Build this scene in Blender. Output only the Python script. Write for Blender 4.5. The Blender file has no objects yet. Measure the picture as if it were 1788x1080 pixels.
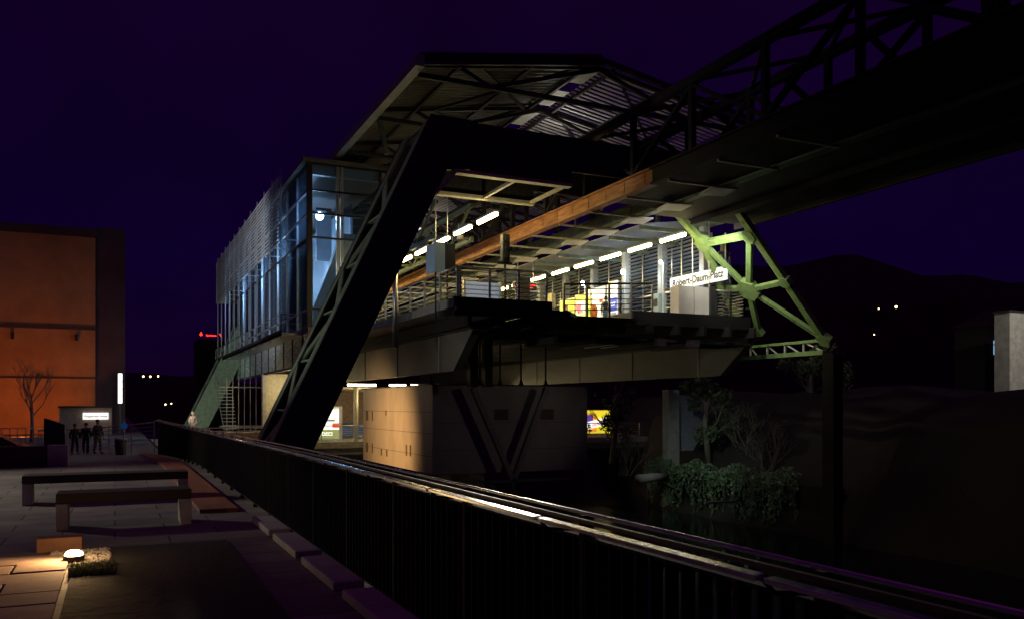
import bpy, bmesh, math, random
from mathutils import Vector as V
random.seed(7)
R = math.radians
S = bpy.context.scene
COL = S.collection

# ---------------------------------------------------------------- camera, world, exposure
cam = bpy.data.cameras.new('camera'); co = bpy.data.objects.new('camera', cam); COL.objects.link(co)
co.location = (0, 0, 0); co.rotation_euler = (R(90), 0, R(-25.1))
cam.sensor_width = 36; cam.lens = 1480 / 1788 * 36; cam.shift_y = 167 / 1788; cam.clip_start = .1; cam.clip_end = 3000
S.camera = co
W = bpy.data.worlds.new('World'); S.world = W; W.use_nodes = True
wn = W.node_tree; bg = wn.nodes['Background']
tc = wn.nodes.new('ShaderNodeTexCoord'); sx = wn.nodes.new('ShaderNodeSeparateXYZ'); rp = wn.nodes.new('ShaderNodeValToRGB')
wn.links.new(tc.outputs['Generated'], sx.inputs[0]); wn.links.new(sx.outputs['Z'], rp.inputs[0]); wn.links.new(rp.outputs[0], bg.inputs[0])
cr = rp.color_ramp
cr.elements[0].position = 0.0; cr.elements[0].color = (.0050, .0005, .0110, 1)
cr.elements[1].position = 1.0; cr.elements[1].color = (.050, .005, .050, 1)
for p, c in ((.16, (.0035, .0003, .0180, 1)), (.60, (.0060, .0003, .0125, 1)), (.80, (.036, .003, .036, 1))):
    e = cr.elements.new(p); e.color = c
nzw = wn.nodes.new('ShaderNodeTexNoise'); nzw.inputs['Scale'].default_value = 5; nzw.inputs['Detail'].default_value = 5; wn.links.new(tc.outputs['Generated'], nzw.inputs['Vector'])
mrw = wn.nodes.new('ShaderNodeMapRange'); mrw.inputs['From Min'].default_value = .3; mrw.inputs['From Max'].default_value = .7; mrw.inputs['To Min'].default_value = .8; mrw.inputs['To Max'].default_value = 1.2
wn.links.new(nzw.outputs['Fac'], mrw.inputs['Value']); wn.links.new(mrw.outputs[0], bg.inputs[1])
S.view_settings.view_transform = 'Standard'; S.view_settings.look = 'None'; S.view_settings.gamma = 1
S.view_settings.exposure = 0
S.cycles.max_bounces = 6; S.cycles.diffuse_bounces = 3; S.cycles.glossy_bounces = 3; S.cycles.transparent_max_bounces = 12
S.cycles.sample_clamp_indirect = 4; S.cycles.sample_clamp_direct = 0; S.cycles.use_denoising = True

def lamp(name, kind, loc, target, power, color, size=.3, angle=60, blend=.6):
    l = bpy.data.lights.new(name, kind); o = bpy.data.objects.new(name, l); COL.objects.link(o)
    o.location = loc; l.energy = power; l.color = color
    if kind == 'SPOT': l.spot_size = R(angle); l.spot_blend = blend
    if kind in ('SPOT', 'POINT'): l.shadow_soft_size = size
    if target: o.rotation_euler = (V(target) - V(loc)).to_track_quat('-Z', 'Y').to_euler()
    return o
WARM = (1, .78, .42); SOD = (1, .42, .12); COOL = (.50, .74, 1); NEU = (1, .9, .75)
# street lamps inferred from what they light; below them, unseen fill lamps added
lamp('sodium_street_light', 'SPOT', (-7.2, 81, -2.4), (-6.3, 90, .2), 1250, (1, .29, .03), .5, 140, .9)
lamp('sodium_street_light', 'SPOT', (7.2, 45.5, -1.2), (14.5, 47.4, -2.0), 3000, (1, .56, .22), .3, 84, .9)
lamp('service_light', 'SPOT', (28, 27, 2.6), (18.9, 40.4, -.6), 165, (1, .85, .74), .3, 36, .9)
lamp('bank_fill', 'SPOT', (26.5, 37, .6), (32.6, 42, -4.4), 520, (.80, .98, .85), .3, 74, 1)  # added spot under the deck, stands in for station light on the ivy
lamp('street_light', 'SPOT', (-8.5, 21, 3.4), (-1.6, 19.5, -1.6), 1700, (1, .88, .70), .12, 88, .8)
lamp('street_light', 'SPOT', (-2, 50, 3), (9, 64, 11.2), 5200, (.95, .95, 1), .4, 66, .8)
lamp('street_light', 'SPOT', (-2.5, 31.5, 2.2), (7.5, 31.2, 4.0), 1100, (.9, .95, .8), .4, 62, .8)
lamp('street_light', 'SPOT', (2.5, 62, .6), (7.6, 78, .6), 2600, (.8, 1, .8), .4, 60, .8)
lamp('added_fill_spot', 'SPOT', (19.5, 29, 7.4), (26.5, 34.5, 5.2), 620, (1, .93, .82), .12, 80, .8)  # added fill without fixture, brightens the cabinet and platform end
lamp('added_fill_spot', 'SPOT', (9.5, 29, 7.2), (12.4, 33.5, 6.2), 60, (.75, .9, 1), .12, 50, .8)  # added fill for the hanging control box
lamp('added_fill_spot', 'SPOT', (13.6, 31.5, 7.4), (2.1, 5.2, -.6), 3200, (1, .93, .8), .3, 12, .8)  # added spot aimed at the fence to give its rails highlights
lamp('added_fill_spot', 'SPOT', (13.6, 30.4, 6.2), (13.7, 30.4, 8.5), 120, (1, .85, .5), .2, 150, .6)  # added upward spot, stands in for tube light on the beam flanges
for _y in (40.5, 52, 64): lamp('roof_fill', 'POINT', (21.9, _y, 14.1), None, 95, (1, .93, .78), .3)  # unseen points added to brighten the roof underside in place of tube spill

# ---------------------------------------------------------------- materials
MATS = {}
def mat(name, col, rough=.6, metal=0, noise=.25, scale=6, bump=.0, emit=None, es=0, alpha=None, coat=0, stretch=None, col2=None):
    if name in MATS: return MATS[name]
    m = bpy.data.materials.new(name); m.use_nodes = True; n = m.node_tree; b = n.nodes['Principled BSDF']
    b.inputs['Roughness'].default_value = rough; b.inputs['Metallic'].default_value = metal
    b.inputs['Coat Weight'].default_value = coat
    if emit:
        b.inputs['Base Color'].default_value = (*col, 1)
        b.inputs['Emission Color'].default_value = (*emit, 1); b.inputs['Emission Strength'].default_value = es
    else:
        t = n.nodes.new('ShaderNodeTexCoord'); mp = n.nodes.new('ShaderNodeMapping'); nz = n.nodes.new('ShaderNodeTexNoise')
        nz.inputs['Scale'].default_value = scale; nz.inputs['Detail'].default_value = 6; nz.inputs['Roughness'].default_value = .62
        if stretch: mp.inputs['Scale'].default_value = stretch
        n.links.new(t.outputs['Object'], mp.inputs[0]); n.links.new(mp.outputs[0], nz.inputs['Vector'])
        r = n.nodes.new('ShaderNodeValToRGB'); n.links.new(nz.outputs['Fac'], r.inputs[0])
        c2 = col2 or tuple(x * (1 - noise) for x in col); c1 = tuple(min(1, x * (1 + noise * .6)) for x in col)
        r.color_ramp.elements[0].position = .36; r.color_ramp.elements[0].color = (*c2, 1)
        r.color_ramp.elements[1].position = .66; r.color_ramp.elements[1].color = (*c1, 1)
        n.links.new(r.outputs[0], b.inputs['Base Color'])
        mr = n.nodes.new('ShaderNodeMapRange'); mr.inputs['To Min'].default_value = max(.02, rough - .12); mr.inputs['To Max'].default_value = min(1, rough + .15)
        n.links.new(nz.outputs['Fac'], mr.inputs['Value']); n.links.new(mr.outputs[0], b.inputs['Roughness'])
        if bump:
            bp = n.nodes.new('ShaderNodeBump'); bp.inputs['Strength'].default_value = bump; bp.inputs['Distance'].default_value = .03
            n.links.new(nz.outputs['Fac'], bp.inputs['Height']); n.links.new(bp.outputs[0], b.inputs['Normal'])
    MATS[name] = m; return m
def glass(name, tint, amt):
    m = bpy.data.materials.new(name); m.use_nodes = True; n = m.node_tree; n.nodes.remove(n.nodes['Principled BSDF'])
    o = n.nodes['Material Output']; t = n.nodes.new('ShaderNodeBsdfTransparent'); g = n.nodes.new('ShaderNodeBsdfGlossy'); x = n.nodes.new('ShaderNodeMixShader')
    d = n.nodes.new('ShaderNodeBsdfDiffuse'); x2 = n.nodes.new('ShaderNodeMixShader'); f = n.nodes.new('ShaderNodeFresnel')
    t.inputs[0].default_value = (*tint, 1); g.inputs['Roughness'].default_value = .05; d.inputs[0].default_value = (.35, .5, .65, 1)
    f.inputs[0].default_value = 1.08; x2.inputs[0].default_value = amt
    n.links.new(f.outputs[0], x.inputs[0]); n.links.new(t.outputs[0], x.inputs[1]); n.links.new(g.outputs[0], x.inputs[2])
    n.links.new(x.outputs[0], x2.inputs[1]); n.links.new(d.outputs[0], x2.inputs[2]); n.links.new(x2.outputs[0], o.inputs[0])
    MATS[name] = m; return m
M = dict(
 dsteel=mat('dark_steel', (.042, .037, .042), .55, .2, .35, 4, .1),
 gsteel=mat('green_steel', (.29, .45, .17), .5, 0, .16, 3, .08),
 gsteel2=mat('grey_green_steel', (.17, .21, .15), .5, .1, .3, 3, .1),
 osteel=mat('rust_primer_steel', (.66, .31, .13), .6, 0, .35, 5, .12, stretch=(1, .25, 2)),
 pale=mat('pale_paint', (.62, .56, .40), .5, 0, .2, 4),
 white=mat('white_paint', (.75, .75, .72), .45, 0, .1, 4),
 galv=mat('galvanised_steel', (.50, .50, .50), .34, .75, .2, 12),
 stain=mat('stainless_steel', (.72, .70, .68), .34, 1, .1, 20, stretch=(20, 1, 20)),
 colum=mat('painted_column', (.42, .44, .46), .4, .2, .12, 5),
 concrete=mat('concrete', (.34, .33, .31), .85, 0, .22, 2.2, .25),
 stone=mat('pale_stone', (.46, .46, .44), .8, 0, .2, 3, .2),
 paving=mat('paving', (.23, .22, .21), .75, 0, .35, .9, .15),
 asphalt=mat('asphalt', (.05, .05, .05), .85, 0, .3, 8, .3),
 soil=mat('soil', (.022, .018, .016), .95, 0, .4, 9, .5),
 corru=mat('corrugated_sheet', (.40, .40, .38), .45, .3, .2, 2),
 roofp=mat('roof_panel', (.16, .15, .15), .6, .1, .2, 2),
 girder=mat('girder_cladding', (.21, .20, .175), .55, .1, .22, 1.0, .08, stretch=(1, .4, 1)),
 panel=mat('beige_panel', (.50, .44, .36), .55, 0, .16, .9, .04, stretch=(1.2, 1.2, .5)),
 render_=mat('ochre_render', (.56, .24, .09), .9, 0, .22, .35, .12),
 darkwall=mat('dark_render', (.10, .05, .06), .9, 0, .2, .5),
 brick=mat('pale_brick', (.36, .26, .20), .85, 0, .25, 3, .2),
 wood=mat('red_hardwood', (.30, .13, .07), .6, 0, .3, 5, .1, stretch=(1, .15, 1)),
 bark=mat('bark', (.20, .17, .14), .9, 0, .4, 10, .4),
 leaf=mat('leaf', (.09, .13, .06), .6, 0, .5, 2),
 ivyl=mat('ivy_leaf', (.10, .16, .08), .45, 0, .5, 3),
 grass=mat('grass_blade', (.10, .15, .04), .7, 0, .4, 5),
 gravel=mat('gravel', (.45, .42, .38), .8, 0, .4, 30),
 dark=mat('dark_plastic', (.03, .03, .035), .45, 0, .2, 5),
 grey=mat('grey_cabinet', (.60, .57, .58), .5, 0, .08, 2),
 bluegrey=mat('blue_grey_box', (.36, .48, .58), .4, 0, .08, 2),
 hill=mat('hill_woodland', (.030, .024, .026), 1, 0, .4, .05),
 inner=mat('interior_wall', (.20, .22, .24), .7, 0, .12, 1),
 black=mat('black_steel', (.010, .009, .011), .70, 0, .2, 8),
 rail=mat('rail_steel', (.09, .05, .05), .5, 0, .3, 8),
 tube=mat('lit_tube', (1, 1, 1), emit=(1, .76, .29), es=44),
 tubeh=mat('lit_tube_soft', (1, 1, 1), emit=(1, .84, .50), es=20),
 hrail=mat('handrail_steel', (.85, .84, .82), .22, 1, .04, 14),
 globe=mat('lit_cool_globe', (1, 1, 1), emit=(.50, .72, 1), es=60),
 spark=mat('lit_point', (1, 1, 1), emit=(1, .62, .3), es=9),
 redl=mat('red_lit', (1, 0, 0), emit=(1, .03, .01), es=3.2),
 whitel=mat('white_lit', (1, 1, 1), emit=(1, .97, .88), es=2.4),
 ledr=mat('red_led', (1, 0, 0), emit=(1, .05, .05), es=3.0),
)
glass('window_glass', (.80, .90, 1), .06)
water = mat('river_water', (.010, .012, .014), .10, 0, .3, .6, .35, stretch=(1, .35, 1))

_m = M['paving']; _n = _m.node_tree; _b = _n.nodes['Principled BSDF']; _old = _b.inputs['Base Color'].links[0].from_socket
_br = _n.nodes.new('ShaderNodeTexBrick'); _br.inputs['Scale'].default_value = 1.0; _br.inputs['Brick Width'].default_value = 1.2; _br.inputs['Row Height'].default_value = .6; _br.inputs['Mortar Size'].default_value = .012
_br.inputs['Color1'].default_value = (1, 1, 1, 1); _br.inputs['Color2'].default_value = (.72, .72, .72, 1); _br.inputs['Mortar'].default_value = (.15, .15, .15, 1)
_mx = _n.nodes.new('ShaderNodeMix'); _mx.data_type = 'RGBA'; _mx.blend_type = 'MULTIPLY'; _mx.inputs[0].default_value = 1
_tc = _n.nodes.new('ShaderNodeTexCoord'); _n.links.new(_tc.outputs['Object'], _br.inputs['Vector']); _n.links.new(_old, _mx.inputs[6]); _n.links.new(_br.outputs[0], _mx.inputs[7]); _n.links.new(_mx.outputs[2], _b.inputs['Base Color'])
# rust stains and grime on the painted gantry steel
_m = M['gsteel']; _n = _m.node_tree; _b = _n.nodes['Principled BSDF']; _old = _b.inputs['Base Color'].links[0].from_socket
_nz = _n.nodes.new('ShaderNodeTexNoise'); _nz.inputs['Scale'].default_value = 1.6; _nz.inputs['Detail'].default_value = 9; _rr = _n.nodes.new('ShaderNodeValToRGB'); _rr.color_ramp.elements[0].position = .60; _rr.color_ramp.elements[1].position = .70
_rr.color_ramp.elements[0].color = (1, 1, 1, 1); _rr.color_ramp.elements[1].color = (.55, .45, .35, 1); _mx = _n.nodes.new('ShaderNodeMix'); _mx.data_type = 'RGBA'; _mx.blend_type = 'MULTIPLY'; _mx.inputs[0].default_value = 1
_tc = _n.nodes.new('ShaderNodeTexCoord'); _n.links.new(_tc.outputs['Object'], _nz.inputs['Vector']); _n.links.new(_nz.outputs['Fac'], _rr.inputs[0]); _n.links.new(_old, _mx.inputs[6]); _n.links.new(_rr.outputs[0], _mx.inputs[7]); _n.links.new(_mx.outputs[2], _b.inputs['Base Color'])

# ---------------------------------------------------------------- mesh helpers
class MB:
    def __init__(s): s.v = []; s.f = []
    def add(s, vs, fs):
        k = len(s.v); s.v += [tuple(p) for p in vs]; s.f += [tuple(i + k for i in f) for f in fs]; return s
    def box(s, a, b):
        x0, x1 = sorted((a[0], b[0])); y0, y1 = sorted((a[1], b[1])); z0, z1 = sorted((a[2], b[2]))
        return s.add([(x0,y0,z0),(x1,y0,z0),(x1,y1,z0),(x0,y1,z0),(x0,y0,z1),(x1,y0,z1),(x1,y1,z1),(x0,y1,z1)],
                     [(3,2,1,0),(4,5,6,7),(0,1,5,4),(1,2,6,5),(2,3,7,6),(3,0,4,7)])
    def bar(s, p, q, w, h, up=(0, 0, 1)):
        p, q = V(p), V(q); d = (q - p).normalized(); u = V(up)
        if abs(d.dot(u)) > .98: u = V((0, 1, 0))
        sd = d.cross(u).normalized(); u = sd.cross(d); sd *= w / 2; u *= h / 2
        vs = [p-sd-u, p+sd-u, p+sd+u, p-sd+u, q-sd-u, q+sd-u, q+sd+u, q-sd+u]
        return s.add(vs, [(0,1,2,3),(7,6,5,4),(4,5,1,0),(5,6,2,1),(6,7,3,2),(7,4,0,3)])
    def tube(s, pts, r, n=8, r2=None):
        pts = [V(p) for p in pts]; k = len(pts); vs = []; fs = []
        for i, p in enumerate(pts):
            d = (pts[min(i+1, k-1)] - pts[max(i-1, 0)]).normalized(); u = V((0, 0, 1)) if abs(d.z) < .9 else V((1, 0, 0))
            a = d.cross(u).normalized(); b = a.cross(d)
            rr = r if r2 is None else r + (r2 - r) * i / max(1, k-1)
            for j in range(n):
                t = 2*math.pi*j/n; vs.append(p + a*math.cos(t)*rr + b*math.sin(t)*rr)
        for i in range(k-1):
            for j in range(n): fs.append((i*n+j, i*n+(j+1)%n, (i+1)*n+(j+1)%n, (i+1)*n+j))
        fs += [tuple(range(n-1, -1, -1)), tuple(range((k-1)*n, k*n))]
        return s.add(vs, fs)
    def prism(s, poly, axis, a, b):   # polygon in the two other axes, extruded along axis from a to b
        n = len(poly)
        def mk(p, t):
            l = list(p); l.insert(axis, t); return tuple(l)
        return s.add([mk(p, a) for p in poly] + [mk(p, b) for p in poly],
                     [tuple(range(n-1, -1, -1)), tuple(range(n, 2*n))] + [(i, (i+1)%n, n+(i+1)%n, n+i) for i in range(n)])
    def ball(s, c, r, n=10, sc=(1, 1, 1)):
        vs = []; fs = []; h = n//2
        for i in range(h+1):
            a = math.pi*i/h
            for j in range(n):
                t = 2*math.pi*j/n
                vs.append((c[0]+r*sc[0]*math.sin(a)*math.cos(t), c[1]+r*sc[1]*math.sin(a)*math.sin(t), c[2]+r*sc[2]*math.cos(a)))
        for i in range(h):
            for j in range(n): fs.append((i*n+j, (i+1)*n+j, (i+1)*n+(j+1)%n, i*n+(j+1)%n))
        return s.add(vs, fs)
    def build(s, name, m, parent=None, smooth=False, bevel=0, loc=None):
        off = V((0, 0, 0)); p = parent
        while p: off += p.location; p = p.parent
        if loc: off = V(loc)
        me = bpy.data.meshes.new(name); me.from_pydata([tuple(V(v) - off) for v in s.v], [], s.f); me.update()
        bm = bmesh.new(); bm.from_mesh(me); bmesh.ops.recalc_face_normals(bm, faces=bm.faces); bm.to_mesh(me); bm.free()
        me.materials.append(m if not isinstance(m, str) else MATS.get(m) or M[m])
        if smooth:
            for f in me.polygons: f.use_smooth = True
        o = bpy.data.objects.new(name, me); COL.objects.link(o)
        if parent: o.parent = parent
        elif loc: o.location = loc
        if bevel:
            b = o.modifiers.new('bevel', 'BEVEL'); b.width = bevel; b.segments = 2; b.limit_method = 'ANGLE'
        return o
def T(name, label, cat, loc=(0, 0, 0), group=None):
    o = bpy.data.objects.new(name, None); COL.objects.link(o); o.location = loc; o.empty_display_size = .3
    return tag(o, label, cat, group)
def tag(o, label=None, cat=None, group=None, kind=None):
    if label: o['label'] = label
    if cat: o['category'] = cat
    if group: o['group'] = group
    if kind: o['kind'] = kind
    return o
def copy_tree(o, loc=None, parent=None):
    c = o.copy(); COL.objects.link(c); c.parent = parent
    if loc: c.location = loc
    for ch in list(o.children): copy_tree(ch, None, c)
    return c
def struct(o): o['kind'] = 'structure'; return o
def text(body, size, m, parent, loc, rot, name='lettering', depth=.01, align='CENTER', sx=1):
    c = bpy.data.curves.new(name, 'FONT'); c.body = body; c.size = size; c.extrude = depth; c.align_x = align; c.align_y = 'CENTER'; c.offset = size*.022
    o = bpy.data.objects.new(name, c); me = bpy.data.meshes.new_from_object(o); bpy.data.objects.remove(o)
    q = bpy.data.objects.new(name, me); COL.objects.link(q); me.materials.clear(); me.materials.append(m)
    off = V((0, 0, 0)); p = parent
    while p: off += p.location; p = p.parent
    q.parent = parent; q.location = V(loc) - off; q.rotation_euler = rot; q.scale = (sx, 1, 1); return q
ORD = ['nearest', 'second', 'third', 'fourth', 'fifth', 'sixth', 'seventh', 'eighth', 'ninth', 'tenth', 'eleventh', 'twelfth', 'thirteenth', 'fourteenth', 'fifteenth', 'sixteenth']

# ---------------------------------------------------------------- ground, river, banks, hills
WZ = -6.6
def gz(y): return -1.62 if y < 24 else (-1.62 - 1.03*min(1, (y-24)/26)**1.1)
m = MB(); ys = [-30, 0, 10, 24, 28, 32, 36, 40, 45, 50, 60, 80, 120, 300, 1200]
for i in range(len(ys)-1):
    a, b = ys[i], ys[i+1]; x1a = 2.35 if a < 59 else 3000; 
    m.add([(-900, a, gz(a)), (2.35, a, gz(a)), (2.35, b, gz(b)), (-900, b, gz(b))], [(0, 1, 2, 3)])
struct(m.build('ground', 'paving'))
struct(MB().add([(-900, -900, WZ-3), (1500, -900, WZ-3), (1500, 1800, WZ-3), (-900, 1800, WZ-3)], [(0,1,2,3)]).build('terrain', 'soil'))
struct(MB().add([(2.3, -30, WZ), (60, -30, WZ), (60, 300, WZ), (2.3, 300, WZ)], [(0,1,2,3)]).build('river', water))
# right bank: steep, rough
m = MB(); NY = 90; prof = [(31.2, WZ-.5), (32.6, -5.2), (33.6, -3.6), (35, -1.4), (37.5, .6), (41, .8), (52, .4), (900, 0)]
for j in range(NY+1):
    y = 8 + j*2.6
    for k, (x, z) in enumerate(prof): m.v.append((x + max(0, y-44)*.42 + random.uniform(-.4, .4), y, z + random.uniform(-.35, .35)*(k > 0)))
n = len(prof)
for j in range(NY):
    for k in range(n-1): m.f.append((j*n+k, j*n+k+1, (j+1)*n+k+1, (j+1)*n+k))
struct(m.build('river_bank', 'soil', smooth=True))
# distant wooded hills
def hills(name, x0, x1, y, h, seed):
    rr = random.Random(seed); m = MB(); K = 60; ph = [rr.uniform(0, 6) for _ in range(4)]
    for i in range(K+1):
        x = x0 + (x1-x0)*i/K; t = i/K
        hh = h*(.75+.22*math.sin(3*t+ph[0])+.08*math.sin(9*t+ph[1])+.03*math.sin(31*t+ph[2])+.02*math.sin(67*t+ph[3]))
        m.v += [(x, y, -10), (x, y+40, hh*.6), (x, y+120, hh), (x, y+240, hh*.8)]
    for i in range(K):
        for k in range(3): m.f.append((i*4+k, i*4+k+1, i*4+5+k, i*4+4+k))
    return struct(m.build(name, 'hill', smooth=True))
hills('hills', -250, 120, 420, 30, 3); hills('hills', 60, 1100, 240, 135, 5)

# street behind the station
t = T('street_bridge', 'concrete street bridge with lit front edge crossing the river under the station', 'bridge', (2.6, 60, -2.75))
MB().box((2.6, 60, -3.5), (46, 75, -2.75)).build('deck', 'concrete', t)
MB().box((2.6, 59.86, -3.05), (46, 60, -2.6)).build('kerb', 'pale', t)
MB().box((2.6, 60.0, -4.3), (46, 60.5, -3.5)).build('edge_beam', 'dsteel', t)
for x in (12, 25):
    MB().box((x, 61, -9), (x+1.2, 74, -3.5)).build('pier', 'concrete', t)
def h_railing(name, label, pts, h, n, m_, group=None, step=1.6, post='galv', r=.025):
    t = T(name, label, 'railing', pts[0], group)
    up = V((0, 0, h))
    rl = MB()
    for a, b in zip(pts, pts[1:]):
        a, b = V(a), V(b)
        for k in range(1, n): rl.tube([a+up*k/n, b+up*k/n], r*.55, 5)
    rl.build('infill_rails', m_, t)['label'] = 'thin horizontal rails below the handrail'
    tp = MB(); tp.tube([V(p)+up for p in pts], r*1.3, 8); tp.build('handrail', m_, t, True)
    for a, b in zip(pts, pts[1:]):
        a, b = V(a), V(b); k = max(1, round((b-a).length/step))
        for i in range(k+1):
            p = a + (b-a)*i/k; MB().box((p.x-r*1.1, p.y-r*1.1, p.z-.3), (p.x+r*1.1, p.y+r*1.1, p.z+h)).build('post', post, t)
    return t
h_railing('street_railing', 'galvanised railing along the bridge left of the beige machine house', [(8, 60.1, -2.6), (18.5, 60.1, -2.6)], 1.15, 8, 'galv', 'railings on the street bridge', 2.6)
h_railing('street_railing', 'galvanised railing along the bridge in front of the yellow advertising board', [(29, 60.1, -2.6), (45.5, 60.1, -2.6)], 1.15, 8, 'galv', 'railings on the street bridge', 2.6)

h_railing('street_railing', 'pale railing in front of the station entrance under the glazed hall', [(4.2, 59.2, -2.7), (11.5, 59.2, -2.7)], 1.2, 5, 'galv', 'railings on the street bridge', 1.4)
h_railing('street_railing', 'second pale railing nearer the water below the far green leg', [(3.6, 55, -2.6), (9.0, 55, -2.6)], 1.0, 4, 'white', 'railings on the street bridge', 1.1)
tag(MB().box((2.6, 54.6, -6.8), (9.4, 59.8, -2.75)).build('quay_landing', 'concrete', None, False, .03, loc=(6, 57, -5)), 'pale concrete landing in front of the station entrance', 'landing')
tag(MB().box((5.0, 57, -2.75), (8.6, 57.6, -1.75)).build('counter_wall', 'pale', None, False, .02, loc=(6.8, 57.3, -2.7)), 'low pale yellow wall at the station entrance', 'wall')
lamp('entrance_light', 'POINT', (7.0, 57.5, .6), None, 90, WARM, .3)
# ---------------------------------------------------------------- near bank: fence, kerb, benches
t = T('river_fence', 'dark bar fence with bright stainless handrail running beside the path', 'fence', (1.95, 1, -1.62))
def fz(y):  # height of fence top
    return -.5 if y < 9 else -.5 - .25*min(1, (y-9)/39)
FY = [.5 + 1.5*i for i in range(32)]
for i, y in enumerate(FY):
    MB().box((2.0, y-.02, gz(y)-.2), (2.06, y+.02, fz(y)-.02)).build('post', 'black', t)
m = MB(); m.tube([(1.93, y, fz(y)+.012) for y in [-1] + FY], .009, 12); m.build('top_rail', 'hrail', t, True)
m = MB(); m.box((1.919,-1,fz(0)-.035),(1.941,.5,fz(0)-.017))
for y_, y2 in zip(FY, FY[1:]): m.bar((1.93, y_, fz(y_)-.026), (1.93, y2, fz(y2)-.026), .022, .018)
m.build('lower_rail', 'rail', t)
for y in FY: MB().tube([(1.78, y, fz(y)-.03), (1.82, y, fz(y)-.07), (2.0, y, fz(y)-.09)], .008, 6).build('bracket', 'black', t)
for y in FY[:-1]:
    m = MB(); m.bar((1.78, y+.02, fz(y)-.023), (1.78, y+1.48, fz(y+1.5)-.023), .042, .018, (-.10, 0, 1)); m.build('handrail', 'hrail', t, False, .003)
    m = MB(); k = 14
    for j in range(k):
        yy = y + 1.5*(j+.5)/k
        m.box((1.99, yy-.005, gz(yy)+.08), (2.05, yy+.005, fz(yy)-.12))
    m.box((1.995, y, fz(y)-.13), (2.045, y+1.5, fz(y)-.115)); m.box((1.995, y, gz(y)+.07), (2.045, y+1.5, gz(y)+.085))
    m.build('bar_panel', 'black', t)
h_railing('ramp_railing', 'low steel railing at the far end of the fence turning left toward the path', [(1.9, 49, -2.2), (-1.4, 52, -2.6), (-4, 56, -2.75)], 1.3, 6, 'galv')
for i in range(14):  # kerb cut into pale pieces, the gaps stand in for post shadows
    y = 3.9 + 1.72*i
    if y > 12: break
    tag(MB().box((1.72, y, -1.62), (2.0, y+1.42, -1.54)).build('kerb_stone', 'stone', None, False, .015, loc=(1.86, y, -1.62)),
        f'grey kerb stone at the foot of the dark fence, {ORD[i]} from the camera', 'kerb', 'kerb stones along the fence')
m = MB()
yy = [13.5 + 2*i for i in range(18)]
for y in yy: pass
MB_ = MB()
for a, b in zip(yy, yy[1:]):
    MB_.add([(1.15, a, gz(a)+.06), (1.70, a, gz(a)+.06), (1.70, b, gz(b)+.06), (1.15, b, gz(b)+.06), (1.15, a, gz(a)-.1), (1.70, a, gz(a)-.1), (1.70, b, gz(b)-.1), (1.15, b, gz(b)-.1)],
            [(0,1,2,3),(0,4,5,1),(1,5,6,2),(3,7,4,0),(2,6,7,3)])
tag(MB_.build('timber_edging', 'wood', None, loc=(1.4, 13.5, -1.62)), 'red brown timber edging strip beside the dark fence where the path drops away', 'edging')

def bench(x0, x1, y, lab):
    t = T('park_bench', lab, 'bench', ((x0+x1)/2, y, -1.62), 'long stone benches on the plaza')
    MB().box((x0, y, -1.27), (x1, y+.55, -1.14)).build('seat', mat('dark_timber', (.05, .035, .03), .6), t, False, .01)
    MB().box((x0, y, -1.62), (x0+.14, y+.55, -1.272)).build('leg', 'stone', t, False, .01)
    MB().box((x1-.14, y, -1.62), (x1, y+.55, -1.272)).build('leg', 'stone', t, False, .01)
bench(-1.36, 1.15, 15.7, 'long low bench with slab legs, farther of the two benches')
bench(-.69, .95, 12.35, 'long low bench with slab legs, nearer of the two benches')
t = T('low_wall', 'long low dark wall ending in a pale stone block left of the path', 'wall', (-4, 27, -1.8))
MB().box((-12, 27, -1.9), (-1.72, 27.5, -1.14)).build('wall_body', 'darkwall', t)
MB().box((-1.715, 26.95, -1.9), (-1.2, 27.6, -1.12)).build('end_block', 'stone', t, False, .02)
tag(MB().prism([(-2.0, -2.2), (-1.42, -2.2), (-1.42, -.60), (-2.0, -.40)], 1, 30, 30.5).build('monolith', 'dark', None, False, .02, loc=(-1.7, 30, -1.9)), 'dark upright block with sloping top behind the low wall', 'monolith')
MB_ = MB().bar((-2.0, 30.0, -.385), (-1.42, 30.0, -.585), .05, .02)
o = MB_.build('edge_trim', 'stain', bpy.data.objects['monolith'])
t = T('litter_bin', 'dark round litter bin beside the far end of the fence', 'litter bin', (.28, 50, -2.65))
MB().tube([(.28, 50, -2.8), (.28, 50, -1.85)], .24, 14, .32).build('bin_body', 'dark', t, True)
MB().tube([(.28, 50, -1.85), (.28, 50, -1.76)], .34, 14, .30).build('lid', 'galv', t, True)
t = T('path_sign', 'round blue path sign on a thin post beside the litter bin', 'traffic sign', (.42, 48, -2.1))
MB().tube([(.42, 48, -2.7), (.42, 48, -.75)], .03, 8).build('post', 'galv', t)
MB().tube([(.42, 47.96, -1.05), (.42, 47.93, -1.05)], .17, 20).build('sign_plate', mat('sign_blue', (.02, .12, .5), .4, emit=(.02, .10, .4), es=.15), t)
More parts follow.
